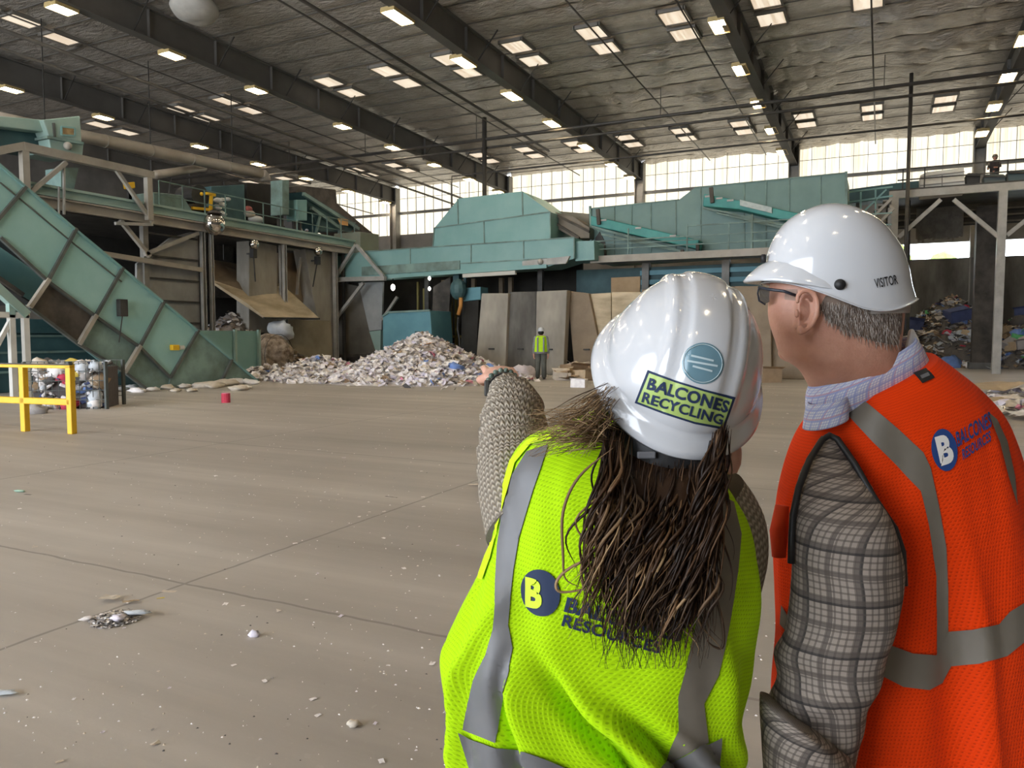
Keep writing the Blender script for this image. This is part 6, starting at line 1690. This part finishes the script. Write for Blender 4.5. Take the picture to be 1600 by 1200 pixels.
# glasses
t_ = [onD(1244, 462, 1.262), onD(1225, 455, 1.264), onD(1200, 452, 1.285), onD(1186, 449, 1.315)]
m = MB(); m.tube(t_, 0.0026, 8)
m.tube([onD(1186, 449, 1.315), onD(1184, 458, 1.33), onD(1186, 470, 1.335), onD(1196, 476, 1.33)], 0.0016, 8)
m.tube([onD(1186, 449, 1.315), onD(1190, 449, 1.40)], 0.002, 8)
gl = m.build('glasses', pm('dark_frame', (0.03, 0.035, 0.05), None, rough=0.3), P_, smooth=True)
lens = pm('smoke_lens', (0.05, 0.05, 0.05), None, rough=0.08); lens.node_tree.nodes['Principled BSDF'].inputs['Alpha'].default_value = 0.55
MB().prism([onD(1187, 450, 1.318), onD(1203, 454, 1.30), onD(1202, 472, 1.305), onD(1195, 475, 1.325), onD(1187, 468, 1.332)], HF * 0.002).build('lens', lens, gl)
# shirt collar
CR_ = [ring((1268, 664), (1452, 570), 1.372, .058, 56, 2.1), ring((1263, 645), (1444, 558), 1.362, .064, 56, 2.1), ring((1263, 622), (1434, 541), 1.355, .069, 56, 2.1), ring((1269, 603), (1424, 527), 1.350, .064, 56, 2.1)]
loft(CR_, 4, lambda u, v, t, p: 0.002 * noise.noise(Vector((u * 12, v * 20, 8))), (False, False)).build('shirt_collar', collar_m, P_, smooth=True, solid=0.003, merge=1e-5)
CF = [ring((1259, 672), (1320, 650), 1.33, .045, 32, 2.1), ring((1262, 648), (1320, 628), 1.327, .042, 32, 2.1), ring((1266, 632), (1318, 615), 1.325, .038, 32, 2.1)]
loft(CF, 4, None, (False, False)).build('collar_point', collar_m, P_, smooth=True, solid=0.003, merge=1e-5)
# dust mask hanging behind the neck
m = MB(); m.prism([onD(1417, 552, 1.325), onD(1424, 516, 1.33), onD(1428, 513, 1.332), onD(1437, 530, 1.338), onD(1441, 547, 1.34), onD(1434, 556, 1.335)], HF * 0.012)
mk_ = m.build('dust_mask', pm('mask_white', (0.80, 0.78, 0.76), None, rough=0.8), P_, bevel=0.003)
MB().tube([onD(1400, 530, 1.34), onD(1412, 526, 1.35), onD(1420, 525, 1.37)], 0.0012, 6).build('strap', print_w, mk_)
legs(P_, mbase, 0.80, 0.125, chino, 0.088, 0.24, fdm)

# ------------------------------------------------------------------------------------------------ distant workers
def worker(label, loc, face, height, vest_m, trou, shirt, hatm, arms='down', hair=True):
    k = height / 1.78; t = thing('person', label, 'person', loc)
    sd = Vector((face.y, -face.x, 0)); L = Vector(loc)
    A = lambda f, s, z: L + (face * f + sd * s + Z3 * z) * k
    b = MB()
    def ad(pts, rs):
        q = cap_tube([A(*p) for p in pts], [r * k for r in rs], 12); b.add(q.v, q.f)
    ad([(0, 0, 1.62), (0, 0, 1.60)], [.095, .095]); ad([(0, 0, 1.55), (0, 0, 1.42)], [.055, .06]); ad([(0.09, 0, 1.60), (0.105, 0, 1.585)], [.015, .015])
    ad([(0, 0, 1.36), (0, 0, 1.15), (0, 0, .98)], [.13, .125, .13]); ad([(0, -.15, 1.40), (0, .15, 1.40)], [.065, .065])
    hands = []
    for s in (-1, 1):
        if arms == 'down': pts = [(0, s * .18, 1.40), (-.02, s * .23, 1.12), (.03, s * .24, .88), (.04, s * .24, .80)]
        else: pts = [(0, s * .18, 1.40), (.05, s * .26, 1.14), (.24, s * .20, 1.05), (.31, s * .18, 1.05)]
        ad(pts, [.058, .048, .038, .034]); q = hand(A(*pts[-1]), ((A(*pts[-1]) - A(*pts[-2])).normalized()), sd * s, face if arms == 'down' else Z3, True, 1.0 * k); b.add(q.v, q.f)
        ad([(0, s * .09, .95), (.01, s * .10, .50), (0, s * .11, .09)], [.09, .065, .05])
    fuse(b, 'body', skin2, t, 0.016, 1)
    m = MB()
    def shell(rings, nm, mat):
        rs = [[A(rf * math.sin(a), rs_ * math.cos(a), z) for a in [2 * PI * i / 24 for i in range(24)]] for rs_, rf, z in rings]
        return loft(rs, 3, None).build(nm, mat, t, smooth=True, merge=1e-5)
    shell([(.10, .08, 1.47), (.19, .13, 1.42), (.215, .15, 1.25), (.21, .15, 1.05), (.215, .155, .95)], 'shirt', shirt)
    if vest_m:
        v = shell([(.11, .09, 1.475), (.195, .14, 1.43), (.225, .165, 1.25), (.225, .168, 1.05), (.23, .17, .90)], 'vest', vest_m)
        m2 = MB()
        rs = [[A(rf * math.sin(a), rs_ * math.cos(a), z) for a in [2 * PI * i / 24 for i in range(24)]] for rs_, rf, z in ((.230, .172, .93), (.234, .175, .90), (.232, .173, .87))]
        q = loft(rs, 2, None, (False, False)); m2.add(q.v, q.f)
        for s in (-1, 1): m2.bar(A(-.158, s * .10, 1.42), A(-.176, s * .10, .92), .05 * k, .012)
        m2.build('reflective_stripe', refl, v, smooth=False)
    sl = MB()
    for s in (-1, 1):
        pts = [(0, s * .18, 1.40), (-.02, s * .23, 1.12), (.025, s * .24, .90)] if arms == 'down' else [(0, s * .18, 1.40), (.05, s * .26, 1.14), (.22, s * .205, 1.055)]
        q = cap_tube([A(*p) for p in pts], [.068 * k, .058 * k, .046 * k], 12); sl.add(q.v, q.f)
    sl.build('sleeves', shirt, t, smooth=True)
    tr = MB()
    for s in (-1, 1):
        q = cap_tube([A(0, s * .09, .95), A(.01, s * .10, .5), A(0, s * .11, .10)], [.115 * k, .088 * k, .08 * k], 14); tr.add(q.v, q.f)
    tr.build('trousers', trou, t, smooth=True)
    for s in (-1, 1): cap_tube([A(-.04, s * .11, .045), A(.13, s * .115, .045)], [.045 * k, .043 * k], 10).build('boot', shoe_m, t, smooth=True)
    hC = A(0, 0, 1.635)
    h = helmet_dome(hC, sd, face, Z3, .112 * k, .135 * k, .135 * k, lambda a, b_, c: 0.0, .012, 24, 10).build('hard_hat', hatm, t, smooth=True)
    MB().prism([A(.10, -.09, 1.635), A(.17, -.05, 1.625), A(.18, 0, 1.625), A(.17, .05, 1.625), A(.10, .09, 1.635)], Z3 * .01).build('brim', hatm, h)
    if hair:
        MB().sphere(A(-.02, 0, 1.58), 1.0, 14, 10, (.10 * k, .10 * k, .09 * k)).build('hair', hair_dk, t, smooth=True)
    return t
hair_dk = pm('black_hair', (0.012, 0.010, 0.009), None, rough=0.6)
grey_sh = pm('grey_shirt', (0.20, 0.21, 0.21), (0.28, 0.29, 0.29), 8.0, 0.8)
dark_sh = pm('dark_shirt', (0.03, 0.022, 0.022), None, rough=0.8)
olive_t = pm('olive_trousers', (0.085, 0.085, 0.07), (0.12, 0.12, 0.10), 5.0, 0.85)
lime_far = pm('lime_vest_plain', (0.50, 0.80, 0.01), (0.42, 0.70, 0.01), 6.0, 0.75)
worker('person in yellow vest and white hard hat walking by the pale slab', (-10.84, 24.5, 0), (HF * .98 + RT * .1).normalized(), 1.86, lime_far, olive_t, grey_sh, white_m)
wp = onY(1555, 240, 38.2)
worker('person in dark shirt and hard hat up on the right platform', (wp.x, 38.2, 7.68), (-HF * .6 - RT * .8).normalized(), 1.55, None, chino, dark_sh, pm('dark_hat', (0.09, 0.085, 0.08)), 'out')
wp = onX(479, 340, -24.6)
worker('person in lime vest behind the rail at the right end of the platform', (wp.x, wp.y, 5.55), RT, 1.05, lime_far, chino, grey_sh, white_m)
